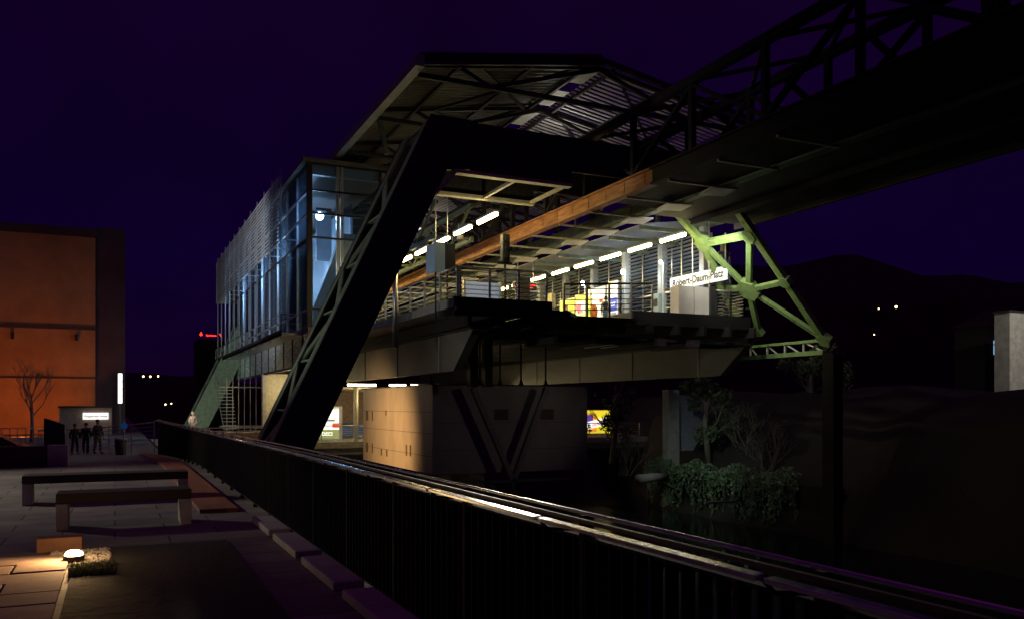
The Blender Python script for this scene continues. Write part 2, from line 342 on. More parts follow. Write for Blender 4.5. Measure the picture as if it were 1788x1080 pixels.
# planting bed with ground light
tag(MB().add([(-.38, 5.0, -1.60), (1.2, 5.0, -1.60), (1.2, 10.6, -1.60), (-.38, 10.6, -1.60)], [(0,1,2,3)]).build('planting_bed', 'soil'), kind='structure')
tag(MB().box((-.78, 10.6, -1.62), (-.33, 10.78, -1.46)).build('bed_edging', 'wood', None, False, .01, loc=(-.5, 10.6, -1.62)), 'short rust brown edging board behind the glowing ground light', 'edging')
m = MB(); rr = random.Random(4)
for i in range(900):
    x = rr.uniform(-.62, -.05); y = rr.uniform(9.2, 10.5); q = rr.uniform(.008, .024)
    if x < -.42 and y < 9.7: continue
    m.ball((x, y, -1.60+q*.3), q, 5, (1.3, 1, .7))
tag(m.build('gravel', 'gravel', None), kind='stuff')
m = MB()
for i in range(2600):
    x = rr.uniform(-.40, .0); y = rr.uniform(8.9, 9.55); h = rr.uniform(.02, .05); a = rr.uniform(0, 6.3); w = .004
    dx, dy = math.cos(a)*h*.6, math.sin(a)*h*.6
    m.add([(x-w*math.sin(a), y+w*math.cos(a), -1.60), (x+w*math.sin(a), y-w*math.cos(a), -1.60), (x+dx, y+dy, -1.60+h)], [(0, 1, 2)])
tag(m.build('grass', 'grass', None), kind='stuff')
t = T('ground_light', 'glaring ground light set in gravel at the corner of the paving', 'ground light', (-.38, 9.75, -1.6))
MB().tube([(-.38, 9.75, -1.6), (-.38, 9.75, -1.53)], .10, 16).build('housing', 'black', t)
MB().ball((-.38, 9.75, -1.52), .085, 12, (1, 1, .55)).build('lens', mat('lit_lens', (1,1,1), emit=(1, .70, .32), es=45), t, True)
lamp('ground_light_glow', 'POINT', (-.40, 9.72, -1.36), None, 8, (1, .56, .22), .05)
lamp('ground_light_glow', 'SPOT', (-.36, 9.8, -1.36), (-1.0, 9.3, -1.62), 50, (1, .60, .26), .04, 150, .7)
# paving slabs
k = 0
for r_ in range(7):
    y = 6.7 + r_*.50; off = (r_ % 2)*.45
    for c_ in range(4):
        x1 = -.42 - c_*.92 + (off if c_ else 0); x0 = -.42 - (c_+1)*.92 + off
        if y > 10.0: continue
        k += 1; tz = rr.uniform(0, .012)
        tag(MB().box((x0+.012, y+.012, -1.62), (x1-.012, y+.488, -1.585+tz)).build('paving_slab', 'brick', None, False, .006, loc=(x0, y, -1.62)),
            f'worn rectangular paving slab near the ground light, row {r_+1} back, {["at the bed edge","one in from the bed","two in from the bed","three in from the bed"][c_]}', 'paving slab', 'paving slabs at the lower left')

# ---------------------------------------------------------------- left background: building, tree, people, signs
t = T('apartment_block', 'tall ochre wall lit orange by street lights with a dark flank', 'building', (-6, 90, -3))
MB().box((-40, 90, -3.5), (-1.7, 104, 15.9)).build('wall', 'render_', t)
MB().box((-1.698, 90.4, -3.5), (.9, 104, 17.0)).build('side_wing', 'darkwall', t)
MB().box((-40, 89.7, 15.9), (-1.5, 104.2, 16.7)).build('roof_edge', 'darkwall', t)
MB().box((-40, 89.8, 7.15), (-1.7, 89.99, 7.45)).build('string_course', 'darkwall', t)
MB().box((-40, 89.85, 2.52), (-1.7, 89.99, 2.68)).build('string_course', 'darkwall', t)
MB().box((-40.5, 89.9, 11.0), (-9.9, 89.97, 13.2)).build('window', mat('lit_window_cool', (.5,.5,.5), emit=(.75, .85, 1), es=.25), t)
for x in (-8.5, -3.3):
    t2 = MB().box((x-.12, 89.5, 6.1), (x+.12, 90, 6.7)).build('wall_lamp', 'dark', t)
t = T('school_entrance', 'low brick entrance building with glowing white name lettering', 'building', (-2.2, 80, -3))
MB().box((-4.2, 80, -3.3), (-.25, 86, -.2)).build('wall', 'brick', t)
MB().box((-4.3, 79.8, -.2), (-.15, 86, -.05)).build('roof_edge', 'dsteel', t)
MB().box((-2.45, 79.86, -1.18), (-.5, 79.98, -.62)).build('sign_panel', mat('sign_glow', (1,1,1), emit=(1, 1, .96), es=1.05), t)
text('Wuppertaler Schule', .235, M['dark'], t, (-1.47, 79.84, -.92), (R(90), 0, 0), sx=.92)
lamp('sign_spill', 'POINT', (-1.4, 79.0, -.9), None, 7, (1, .7, .45), .2)
h_railing('plaza_railing', 'thin railing in front of the ochre building beside the bare tree', [(-9, 68, -2.9), (-4.2, 68, -2.9)], 1.3, 2, 'galv', step=.5)
def limb(m, p, d, L, r, depth, rr, up=.25):
    q = p + d*L; m.tube([p, p + d*L*.5 + V((rr.uniform(-1, 1), rr.uniform(-1, 1), 0))*L*.04, q], r, 5, r*.62)
    if depth == 0: return
    for k in range(3 if depth > 1 else 4):
        nd = (d + V((rr.uniform(-1, 1), rr.uniform(-1, 1), rr.uniform(-.1, .6)))*.62 + V((0, 0, up))).normalized()
        limb(m, p + d*L*rr.uniform(.55, 1), nd, L*rr.uniform(.58, .8), r*.55, depth-1, rr, up)
t = T('bare_tree', 'slender leafless tree standing in front of the orange lit wall', 'tree', (-5.45, 70, -2.9))
MB().tube([(-5.45, 70, -3), (-5.4, 70, -1.2), (-5.45, 70, .2)], .13, 8, .09).build('trunk', 'bark', t, True)
m = MB(); rr = random.Random(11); limb(m, V((-5.45, 70, -.9)), V((0, 0, 1)), 1.7, .08, 4, rr, .5)
for k in range(5): limb(m, V((-5.45, 70, -.9+.35*k)), V((math.cos(k*2.2)*.6, math.sin(k*2.2)*.6, .8)).normalized(), 1.3, .05, 3, rr, .4)
m.build('crown', 'bark', t)
t = T('totem_sign', 'narrow white glowing totem sign beside the dark building flank', 'sign', (.45, 85, -2))
MB().box((.26, 85, .2), (.6, 85.4, 2.9)).build('light_panel', 'whitel', t); MB().box((.35, 85.1, -3), (.5, 85.3, .2)).build('post', 'dark', t)
m = MB()
for z in (.85, 1.5, 2.2): m.box((.25, 84.98, z), (.61, 84.995, z+.04))
m.build('dividers', 'gsteel', t)
t = T('roof_sign', 'small red glowing rooftop lettering beside the louvred hall', 'sign', (14.7, 150, 9))
text('Sparkasse', .42, M['redl'], t, (14.6, 150, 11.7), (R(90), 0, 0), depth=.03)
MB().tube([(13.0, 150, 11.8), (13.0, 150.1, 11.8)], .22, 16).build('emblem', 'redl', t); MB().ball((13.0, 150, 12.12), .11, 8).build('emblem_dot', 'redl', t, True)
MB().bar((15.95, 150, 12.05), (16.3, 150, 11.4), .08, .14).build('emblem_stroke', 'redl', t)
MB().box((12.5, 150.2, -5), (17, 158, 11)).build('building_top', 'soil', t)

def skinned(name, nodes, edges, m, parent, sub=1):
    me = bpy.data.meshes.new(name); bm = bmesh.new(); sl = bm.verts.layers.skin.verify(); vs = {}
    for i, (k, (p, r)) in enumerate(nodes.items()):
        v = bm.verts.new(p); r = (r, r) if not isinstance(r, tuple) else r; v[sl].radius = r; v[sl].use_root = (i == 0); vs[k] = v
    for a, b in edges: bm.edges.new((vs[a], vs[b]))
    bm.to_mesh(me); bm.free(); me.materials.append(m); o = bpy.data.objects.new(name, me); COL.objects.link(o); o.parent = parent
    o.modifiers.new('skin', 'SKIN').use_smooth_shade = True
    s = o.modifiers.new('sub', 'SUBSURF'); s.levels = sub; s.render_levels = sub
    return o
def person(label, loc, rz, hair, jacket, trousers, stride=.12, bag=None, group=None, h=1.0, coatlong=False):
    t = T('person', label, 'person', loc, group); t.rotation_euler = (0, 0, rz); t.scale = (h, h, h)
    sk = mat('skin', (.45, .27, .19), .55); st = stride
    N = {'pel': ((0, 0, .93), (.12, .10)), 'wai': ((0, 0, 1.08), (.115, .09)), 'che': ((0, 0, 1.30), (.14, .10)), 'nk0': ((0, .0, 1.44), .065), 'nek': ((0, -.01, 1.50), .052),
         'jaw': ((0, -.02, 1.575), (.062, .075)), 'hed': ((0, -.005, 1.655), (.078, .092)), 'top': ((0, .005, 1.72), (.06, .07))}
    E_ = [('pel', 'wai'), ('wai', 'che'), ('che', 'nk0'), ('nk0', 'nek'), ('nek', 'jaw'), ('jaw', 'hed'), ('hed', 'top')]
    N['nos'] = ((0, -.105, 1.63), .013); E_.append(('hed', 'nos'))
    for s, g in ((-1, 'l'), (1, 'r')):
        f = s*st
        N.update({g+'sh': ((s*.17, 0, 1.40), .062), g+'el': ((s*.24, .03-f*.3, 1.13), .043), g+'wr': ((s*.235, -.06-f*.8, .89), .029), g+'pa': ((s*.23, -.085-f*.85, .82), (.02, .036)),
                  g+'th': ((s*.205, -.12-f*.85, .80), .011),
                  g+'hi': ((s*.09, 0, .88), .088), g+'kn': ((s*.10, -.03-f*.6, .49), .058), g+'an': ((s*.10, .03-f, .09), .038), g+'to': ((s*.115, -.14-f, .04), (.042, .03)),
                  g+'ea': ((s*.083, .01, 1.635), .014)})
        E_ += [('che', g+'sh'), (g+'sh', g+'el'), (g+'el', g+'wr'), (g+'wr', g+'pa'), (g+'pa', g+'th'), ('pel', g+'hi'), (g+'hi', g+'kn'), (g+'kn', g+'an'), (g+'an', g+'to'), ('hed', g+'ea')]
        for k in range(4):
            L = (.075, .088, .082, .064)[k]; y = -.115-f*.85+.022*k
            N[g+'f%d' % k] = ((s*.222, y, .765), .010); N[g+'g%d' % k] = ((s*.212, y+.004, .765-L*.8), .008)
            E_ += [(g+'pa', g+'f%d' % k), (g+'f%d' % k, g+'g%d' % k)]
    body = skinned('body', N, E_, sk, t)
    e = MB(); e.ball((-.032, -.088, 1.665), .011, 8); e.ball((.032, -.088, 1.665), .011, 8); e.box((-.025, -.098, 1.59), (.025, -.090, 1.598)); 
    q = e.build('face_features', M['dark'], None); q.parent = t
    def P(k, dr): p, r = N[k]; r = r if isinstance(r, tuple) else (r, r); return (p, (r[0]+dr, r[1]+dr))
    J = {'wai': P('wai', .055), 'che': P('che', .05), 'nk0': P('nk0', .02)}
    lo = ((0, 0, .86 if not coatlong else .62), (.16, .14)); J['hem'] = lo
    je = [('wai', 'che'), ('che', 'nk0'), ('wai', 'hem')]
    for g in 'lr':
        for k in ('sh', 'el', 'wr'): J[g+k] = P(g+k, .030)
        je += [('che', g+'sh'), (g+'sh', g+'el'), (g+'el', g+'wr')]
    skinned('jacket', J, je, jacket, t)
    Q = {'pel': P('pel', .02)}; qe = []
    for g in 'lr':
        for k in ('hi', 'kn', 'an'): Q[g+k] = P(g+k, .024)
        qe += [('pel', g+'hi'), (g+'hi', g+'kn'), (g+'kn', g+'an')]
    skinned('trousers', Q, qe, trousers, t)
    F = MB()
    for s in (-1, 1):
        y = -s*st; F.ball((s*.11, y-.05, .045), .075, 10, (.62, 1.75, .62))
    q = F.build('shoes', M['dark'], None, True); q.parent = t
    H = MB(); H.ball((0, .018, 1.69), .105, 14, (.92, 1.0, .98)); q = H.build('hair', hair, None, True); q.parent = t
    if bag:
        B = MB(); B.ball((0, .22, 1.22), .2, 14, (.85, .55, 1.25)); q = B.build('backpack', bag, None, True); q.parent = t
    return t
dk = mat('dark_cloth', (.035, .03, .04), .9); jn = mat('denim', (.16, .24, .38), .9); gj = mat('grey_cloth', (.30, .36, .42), .85); hr = mat('dark_hair', (.03, .02, .015), .7)
pk = mat('pink_cloth', (.65, .36, .30), .9); og = mat('orange_cloth', (.75, .22, .05), .8); wc = mat('pale_cloth', (.6, .55, .5), .9)
person('person in dark coat walking on the path, leftmost of the group', (-1.98, 52, gz(50)), .4, hr, dk, dk, .14, h=.93)
person('person in dark coat with pale scarf side by side with the leftmost walker', (-1.45, 52.4, gz(50)), 3.3, hr, dk, dk, .16, h=.96)
person('taller person in dark jacket and grey trousers nearest the litter bin', (-.86, 52, gz(50)), .7, hr, dk, mat('grey_trousers', (.18, .17, .2), .9), .12, h=1.06)
person('person in pale pink clothes behind the fence at the foot of the far green leg', (5.15, 66, -2.25), .2, mat('pale_hood', (.6, .3, .25), .9), pk, wc, .05, coatlong=True)
person('person seated low in dark clothing at the far left edge by the car', (-6.05, 42, gz(42)-.3), 1.2, hr, dk, dk, .05)
# parked car in the left background
def car(label, loc, L, col, lit=False, rz=0):
    t = T('parked_car', label, 'car', loc); x, y, z = loc
    hw = .85
    prof = [(-.5, .25), (-.5, .62), (-.47, .80), (-.30, .90), (-.14, 1.32), (.18, 1.36), (.34, .98), (.47, .86), (.5, .6), (.5, .25)]
    MB().prism([(x+p*L, z+q) for p, q in prof], 1, y-hw, y+hw).build('body', col, t, False, .06)
    MB().prism([(x-.26*L, z+.93), (x-.13*L, z+1.27), (x+.01*L, z+1.29), (x+.01*L, z+.93)], 1, y-hw-.005, y+hw+.005).build('side_window', 'dark', t)
    MB().prism([(x+.03*L, z+.93), (x+.03*L, z+1.29), (x+.17*L, z+1.28), (x+.29*L, z+.97)], 1, y-hw-.005, y+hw+.005).build('side_window', 'dark', t)
    for a in (-.31, .31):
        for b in (-hw+.02, hw-.22):
            w = MB().tube([(x+a*L, y+b, z+.32), (x+a*L, y+b+.2, z+.32)], .32, 18).build('wheel', 'black', t)
            MB().tube([(x+a*L, y+b-.01, z+.32), (x+a*L, y+b+.19, z+.32)], .19, 14).build('rim', 'galv', w)
    MB().box((x-.505*L, y-.7, z+.6), (x-.49*L, y-.4, z+.72)).build('headlight', 'white', t); MB().box((x-.505*L, y+.4, z+.6), (x-.49*L, y+.7, z+.72)).build('headlight', 'white', t)
    for b in (-.75, .5): MB().box((x+.49*L, y+b, z+.62), (x+.508*L, y+b+.25, z+.76)).build('tail_light', 'redl' if lit else 'dark', t)
    return t
car('dark parked car low behind the long low wall at the left', (-5.3, 44, -2.72), 4.1, mat('dark_car_paint', (.02, .02, .03), .25, .3, coat=.6))
car('blue car with red tail light on the bridge left of the machine house', (17.2, 70, -2.75), 4.2, mat('blue_car_paint', (.05, .12, .45), .25, .3, coat=.6), True)
lamp('pavement_light', 'SPOT', (-6, 49, .5), (-5, 46, -2.6), 120, (1, .92, .85), .2, 100, .8)

# ---------------------------------------------------------------- gantries
def leg_line(z): return 5.74 + .476*(z + 1.57)
def gantry(label, Y0, leg_mat):
    t = T('support_gantry', label, 'gantry', (6, Y0, -4), 'steel gantries carrying the railway'); y0, y1 = Y0, Y0+4.2; w = 1.85
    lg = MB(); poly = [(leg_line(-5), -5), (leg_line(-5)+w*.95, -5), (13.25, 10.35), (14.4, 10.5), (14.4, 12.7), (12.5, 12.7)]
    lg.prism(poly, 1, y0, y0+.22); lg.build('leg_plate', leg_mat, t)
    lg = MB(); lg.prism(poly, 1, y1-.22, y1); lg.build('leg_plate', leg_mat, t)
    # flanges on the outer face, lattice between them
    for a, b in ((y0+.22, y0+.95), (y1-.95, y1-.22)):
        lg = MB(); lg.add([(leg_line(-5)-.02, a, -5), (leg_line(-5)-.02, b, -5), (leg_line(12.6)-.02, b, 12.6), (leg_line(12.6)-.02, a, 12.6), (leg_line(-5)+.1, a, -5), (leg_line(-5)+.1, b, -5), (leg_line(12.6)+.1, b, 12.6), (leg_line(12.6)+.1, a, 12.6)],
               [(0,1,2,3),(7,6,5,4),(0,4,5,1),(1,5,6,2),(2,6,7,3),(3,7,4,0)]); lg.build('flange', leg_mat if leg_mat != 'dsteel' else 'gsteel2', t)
    zz = [-4.5 + 2.15*i for i in range(8)]
    for i, (a, b) in enumerate(zip(zz, zz[1:])):
        for (ya, yb) in ((((y0+.5, y1-.5)), ((y1-.5, y0+.5)))[i % 2],):
            x = .05 if ya < yb else .15
            MB().bar((leg_line(a)+x, ya, a), (leg_line(b)+x, yb, b), .42, .08, (1, 0, -.4)).build('lattice_bar', 'gsteel2', t)
        MB().bar((leg_line(a)+.2, y0+.3, a), (leg_line(a)+.2, y1-.3, a), .2, .08).build('lattice_bar', 'gsteel2', t)
    MB().box((leg_line(-5)-.5, y0-.4, -11), (leg_line(-5)+w+.6, y1+.4, -4.9)).build('footing', 'concrete', t)
    # box beam: two webs, pale lit rims on the bottom, cross stiffeners
    for a, b in ((y0, y0+.2), (y1-.2, y1)):
        MB().box((14.405, a, 10.42), (19.5, b, 12.6)).build('web_plate', 'dsteel', t); MB().box((19.505, a, 11.0), (28.7, b, 12.6)).build('web_plate', 'dsteel', t)
    MB().box((12.6, y0+.22, 12.45), (28.7, y1-.22, 12.58)).build('top_plate', 'dsteel', t)
    for a, b in ((y0-.06, y0+.36), (y1-.36, y1+.06)):
        MB().box((13.6, a, 10.26), (19.5, b, 10.415)).build('bottom_flange', 'pale', t)
        MB().bar((12.7, (a+b)/2, 9.25), (13.65, (a+b)/2, 10.32), b-a, .14).build('haunch_flange', 'pale', t)
    for x in (16.6, 19.2): MB().box((x, y0+.37, 10.28), (x+.16, y1-.37, 10.42)).build('cross_stiffener', 'pale', t)
    return t
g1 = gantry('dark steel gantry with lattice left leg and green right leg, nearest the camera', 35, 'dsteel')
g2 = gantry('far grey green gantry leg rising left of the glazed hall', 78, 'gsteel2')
# green right leg of the near gantry
def plate(pts, th, name, m_, t, nrm=V((.711, 0, .703))):
    m = MB(); n = len(pts); pts = [V(p) for p in pts]; o = nrm*th/2
    m.add([p-o for p in pts] + [p+o for p in pts], [tuple(range(n-1, -1, -1)), tuple(range(n, 2*n))] + [(i, (i+1)%n, n+(i+1)%n, n+i) for i in range(n)])
    return m.build(name, m_, t)
def green_leg(t, dy, m_='gsteel'):
    up = V((.711, 0, .703))
    def P(x, y, z): return V((x, y+dy, z))
    A0, A1, R1, FN = P(28.7, 36.2, 12.3), P(30.9, 36.3, 10.0), P(33.96, 36.42, 6.9), P(37.02, 36.57, 3.8)
    F0, N2, IN, FF = P(28.7, 41, 12.3), P(31.37, 40.41, 9.51), P(33.68, 41.5, 7.18), P(36.73, 42.9, 4.09)
    MT, ND, BS = P(31.56, 36.6, 9.31), P(34.0, 39.49, 6.85), P(36.2, 41.2, 4.6)
    def B(a, b, w=.5, th=.34, nm='chord'):
        MB().bar(a, b, w, th, up).build(nm, m_, t, False, .02)
    B(A0, FN, .44, .32); B(F0, N2, .42, .32); B(N2, FF, .42, .3)
    B(N2, P(31.9, 36.5, 9.0)+V((-.35, 0, .35)), .42, .26, 'cross_strut'); B(MT, ND, .34, .26, 'vertical_strut'); B(N2, ND, .32, .26, 'diagonal_brace')
    B(ND, R1, .30, .26, 'cross_strut'); B(ND, FN, .28, .24, 'diagonal_brace'); B(ND, IN, .30, .24, 'cross_strut'); B(ND, BS, .34, .26, 'vertical_strut')
    def G(c, r, k=8, sx=1, sy=1):
        a1 = V((0, 1, 0)); a2 = V((.703, 0, -.711))
        return [V(c) + a1*math.cos(2*math.pi*(i+.5)/k)*r*sy + a2*math.sin(2*math.pi*(i+.5)/k)*r*sx for i in range(k)]
    for c, r, k in ((ND, .78, 6), (N2, .56, 6), (MT, .46, 6), (R1, .38, 6), (FN, .5, 5), (IN, .38, 6), (BS, .4, 4)):
        plate(G(c, r, k), .40, 'gusset_plate', m_, t)
    # foot truss along the bank
    f0, f1 = P(37.0, 36.5, 3.05), P(37.0, 44, 3.05); u0, u1 = P(37.0, 36.8, 3.75), P(37.0, 43, 3.75)
    MB().bar(f0, f1, .4, .26).build('foot_chord', m_, t); MB().bar(u0, u1, .3, .16).build('foot_chord', m_, t)
    k = 4
    for i in range(k):
        a = f0 + (f1-f0)*i/k; b = u0 + (u1-u0)*(i+.9)/k
        MB().bar(a, b, .08, .08).build('foot_lacing', 'white', t); MB().bar(b, V((b.x, b.y, 3.1)), .1, .1).build('foot_lacing', 'white', t)
    MB().ball((37.2, 37.3+dy, 3.35), .28, 12).build('bearing', 'dark', t, True)
    # outer face of the same leg, dimmed by using the grey green steel
    for a, b, w in ((P(34.2, 45.2, 6.9), P(37.0, 45.4, 4.2), .28),): MB().bar(a, b, w, .25, up).build('rear_chord', 'gsteel2', t)
    q = [(32.2, 9.4), (33.9, 7.7), (35.6, 6.0), (37.3, 4.6)]
    for i in range(1, 3):
        MB().bar(P(q[i][0], 42.2, q[i][1]), P(q[i+1][0], 45.2, q[i+1][1]), .2, .12, up).build('rear_lacing', 'gsteel2', t)
        MB().bar(P(q[i+1][0], 42.2, q[i+1][1]), P(q[i][0], 45.2, q[i][1]), .2, .12, up).build('rear_lacing', 'gsteel2', t)
        MB().bar(P(q[i][0], 41.0, q[i][1]), P(q[i][0], 45.4, q[i][1]), .16, .12).build('rear_lacing', 'gsteel2', t)
green_leg(g1, 0)
g1.location = (4.92, 28.7, -3.28); g1.scale = (.82, .82, .82)   # the near gantry is the smaller one and stands clear of the platform ends
green_leg(g2, 43, 'gsteel2')
tag(MB().box((30.0, 29.1, -7), (30.6, 29.8, 2.4)).build('abutment', mat('darkened_concrete', (.012, .011, .011), .95), None, False, .04, loc=(30.4, 30, -4)), 'concrete abutment coloured dark as in shade under the foot of the green leg', 'abutment')  # near-black colour stands in for the unlit dark on the bank
m = MB()
for k in range(12): m.box((34.9, 44.0, 7.15+k*.2), (36.4, 44.1, 7.25+k*.2))
t = T('louvre_screen', 'narrow white slatted screen seen through the green leg', 'screen', (35.6, 44, 4))
m.build('slats', 'white', t); MB().box((34.8, 44.11, 3), (34.9, 44.25, 9.7)).build('frame_post', 'galv', t); MB().box((36.4, 44.11, 3), (36.5, 44.25, 9.7)).build('frame_post', 'galv', t)

# ---------------------------------------------------------------- track viaduct through the station
t = T('track_viaduct', 'long dark lattice track girder running overhead out of the station to the upper right', 'viaduct', (20, 4, 8))
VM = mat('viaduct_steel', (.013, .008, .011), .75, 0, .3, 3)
YA, YB = 2, 118
for x, z, w, h in ((18.3, 11.35, .3, .3), (20.9, 11.35, .3, .3)):
    MB().box((x-w/2, YA, z-h/2), (x+w/2, YB, z+h/2)).build('top_chord', VM, t)
def rail_girder(x, ya, yb, mm):
    m = MB(); m.box((x-.09, ya, 8.30), (x+.09, yb, 8.80)); m.box((x-.24, ya, 8.80), (x+.24, yb, 8.86)); m.box((x-.2, ya, 8.24), (x+.2, yb, 8.30)); m.build('rail_girder', mm, t)
    if yb > 60:
        for k in range(22): MB().box((x-.115, ya+.5+1.4*k, 8.32), (x-.092, ya+.58+1.4*k, 8.78)).build('stiffener', mm, t)
rail_girder(18.3, 26.5, YB, 'osteel'); rail_girder(18.3, YA, 26.49, VM); rail_girder(20.9, YA, YB, 'gsteel2')  # same girder, nearer length coloured dark where less light reaches it
for x in (18.3, 20.9): MB().tube([(x, YA, 8.93), (x, YB, 8.93)], .06, 8).build('running_rail', 'rail', t)
yv = [YA + 3.7*i for i in range(24)]
for i, y in enumerate(yv):
    for x in (18.3, 20.9):
        MB().box((x-.1, y-.1, 8.86), (x+.1, y+.1, 11.2)).build('vertical_strut', VM, t)
        a, b = (8.95, 11.2) if i % 2 else (11.2, 8.95)
        if i < len(yv)-1: MB().bar((x+.02, y, a), (x+.02, y+3.7, b), .13, .2, (1, 0, 0)).build('diagonal_brace', VM, t)
m = MB()
for i in range(32): m.bar((18.3, YA+3.7*i, 11.35), (20.9, YA+3.7*(i+1), 11.35), .12, .12); m.bar((20.9, YA+3.7*i, 11.36), (18.3, YA+3.7*(i+1), 11.36), .12, .12)
m.build('top_bracing', VM, t)
for i in range(28): MB().bar((18.3, 20+2.8*i, 8.2), (20.9, 20+2.8*i, 8.2), .1, .08).build('cross_tie', 'pale', t)
for i in range(12):   # pale gusset brackets under the second rail
    y = 25.5 + 2.8*i
    MB().add([(20.2, y, 8.12), (21.3, y-.2, 8.12), (21.5, y+.9, 8.12), (20.5, y+1.2, 8.12), (20.2, y, 8.18), (21.3, y-.2, 8.18), (21.5, y+.9, 8.18), (20.5, y+1.2, 8.18)],
       [(0,1,2,3),(7,6,5,4),(0,4,5,1),(1,5,6,2),(2,6,7,3),(3,7,4,0)]).build('gusset_bracket', 'white', t)
MB().box((21.3, YA, 8.45), (26.4, 31.5, 8.6)).build('maintenance_walkway', VM, t)
MB().box((18.42, YA, 8.36), (20.78, 30, 8.42)).build('floor_sheet', VM, t)
for x in (23.8, 26.3): MB().box((x-.08, YA, 8.2), (x+.08, 31.5, 8.45)).build('edge_beam', VM, t)
for i in range(8): MB().bar((21.0, 4+3.7*i, 11.2), (26.3, 4+3.7*i, 8.6), .16, .16).build('outrigger_brace', VM, t)

# ---------------------------------------------------------------- station
t = ST = T('railway_station', 'large glazed station hall with louvred screens and gabled roof hanging over the river', 'station', (20, 45, -4))
Y0, Y1 = 34.0, 84.0
def slab(x0, x1, y0, y1, z, th, name, m_): MB().box((x0, y0, z-th), (x1, y1, z)).build(name, m_, ST)
slab(12.3, 16.6, 31.6, 84, 4.3, .35, 'platform_deck', 'concrete'); slab(21.5, 28.2, 32.9, 84, 4.3, .35, 'platform_deck', 'concrete')
slab(16.61, 21.49, 32.4, 84, 3.92, .12, 'safety_deck', 'black')
MB().box((21.5, 32.75, 3.7), (28.3, 32.9, 4.33)).build('deck_edge', 'black', ST); MB().box((12.2, 31.45, 3.6), (16.6, 31.6, 4.33)).build('deck_edge', 'black', ST)
MB().prism([(12.2, 31.2), (17.2, 31.0), (18.2, 32.2), (12.2, 33.4)], 2, 3.75, 3.92).build('apron_plate', 'black', ST)
# joists
for i in range(11):
    x = 13.2 + i*1.5
    MB().box((x, 32.4, 3.3), (x+.14, 84, 3.78)).build('joist', 'black', ST)
m = MB(); rr = random.Random(2)
for i in range(9):
    x = 19.5 + i*.85; y = 33 + rr.uniform(0, 5); m.bar((x, y, 3.2), (x, y+4.5, 3.2), .06, .05)
m.build('cable_ducts', 'galv', ST)
for x in (14.0, 29.0):
    m = MB(); m.prism([(33.4, 3.25), (35.7, 1.55), (84, 1.55), (84, 3.25)], 0, x-.2, x+.2); m.build('edge_girder', 'girder', ST)
    MB().box((x-.35, 33.3, 3.25), (x+.35, 84, 3.36)).build('girder_flange', 'dsteel', ST)
    for y in (37.5, 44, 50.5, 57): MB().box((x-.23, y, 1.56), (x+.23, y+.06, 3.24)).build('girder_joint', 'dsteel' if y > 38 else 'white', ST)
MB().box((14.2, 62, 1.2), (28.8, 75, 1.35)).build('lower_ceiling', 'pale', ST)
m = MB()
m.box((14.2, 75, -2.7), (28.8, 75.2, 1.2)); m.build('lower_rear_wall', 'brick', ST)
# side louvre wall on the right
cy = [35.4 + 3.7*i for i in range(13)]
for i, y in enumerate(cy):
    MB().box((27.35, y-.2, 4.3), (27.75, y+.2, 9.2)).build('column', 'colum' if i != 2 else 'white', ST, False, .03)
    if i < 12:
        m = MB()
        for k in range(17): m.bar((27.62, y+.22, 5.55+.21*k), (27.62, y+3.48, 5.55+.21*k), .13, .025, (.5, 0, .86))
        m.build('louvre_panel', 'galv', ST)
        m = MB(); m.box((27.42, y+.21, 6.15), (27.5, y+3.49, 6.23)); m.box((27.42, y+.21, 5.3), (27.5, y+3.49, 5.36)); m.box((27.45, y+1.8, 4.3), (27.52, y+1.87, 9.1)); m.build('window_transom', 'stain', ST)
        MB().box((27.78, y+.2, 4.35), (27.8, y+3.5, 9.1)).build('window_pane', 'window_glass', ST)
MB().box((27.2, Y0, 9.2), (28.0, Y1, 9.5)).build('eaves_beam', 'gsteel2', ST)
# soffit over platforms
MB().add([(22.9, Y0, 8.7), (27.19, Y0, 9.25), (27.19, Y1, 9.25), (22.9, Y1, 8.7)], [(0, 1, 2, 3)]).build('soffit', 'roofp', ST)
for i in range(18):
    y = Y0 + .3 + i*2.8; MB().box((22.9, y, 8.45), (27.2, y+.1, 8.65)).build('soffit_rib', 'gsteel2', ST)
# lattice girder above the left platform
for x in (14.3, 16.2):
    for z in (8.3, 10.0): MB().box((x-.1, 35.2+4.1, z-.1), (x+.1, Y1, z+.1)).build('lattice_chord', 'gsteel2', ST)
    for i in range(14):
        y = 39.5 + 3*i; a, b = (8.3, 10.0) if i % 2 else (10.0, 8.3); MB().bar((x, y, a), (x, y+3, b), .12, .12).build('lattice_diagonal', 'gsteel2', ST)
for i in range(14): MB().box((14.3, 39.5+3*i, 8.25), (16.2, 39.6+3*i, 8.4)).build('lattice_tie', 'gsteel2', ST)
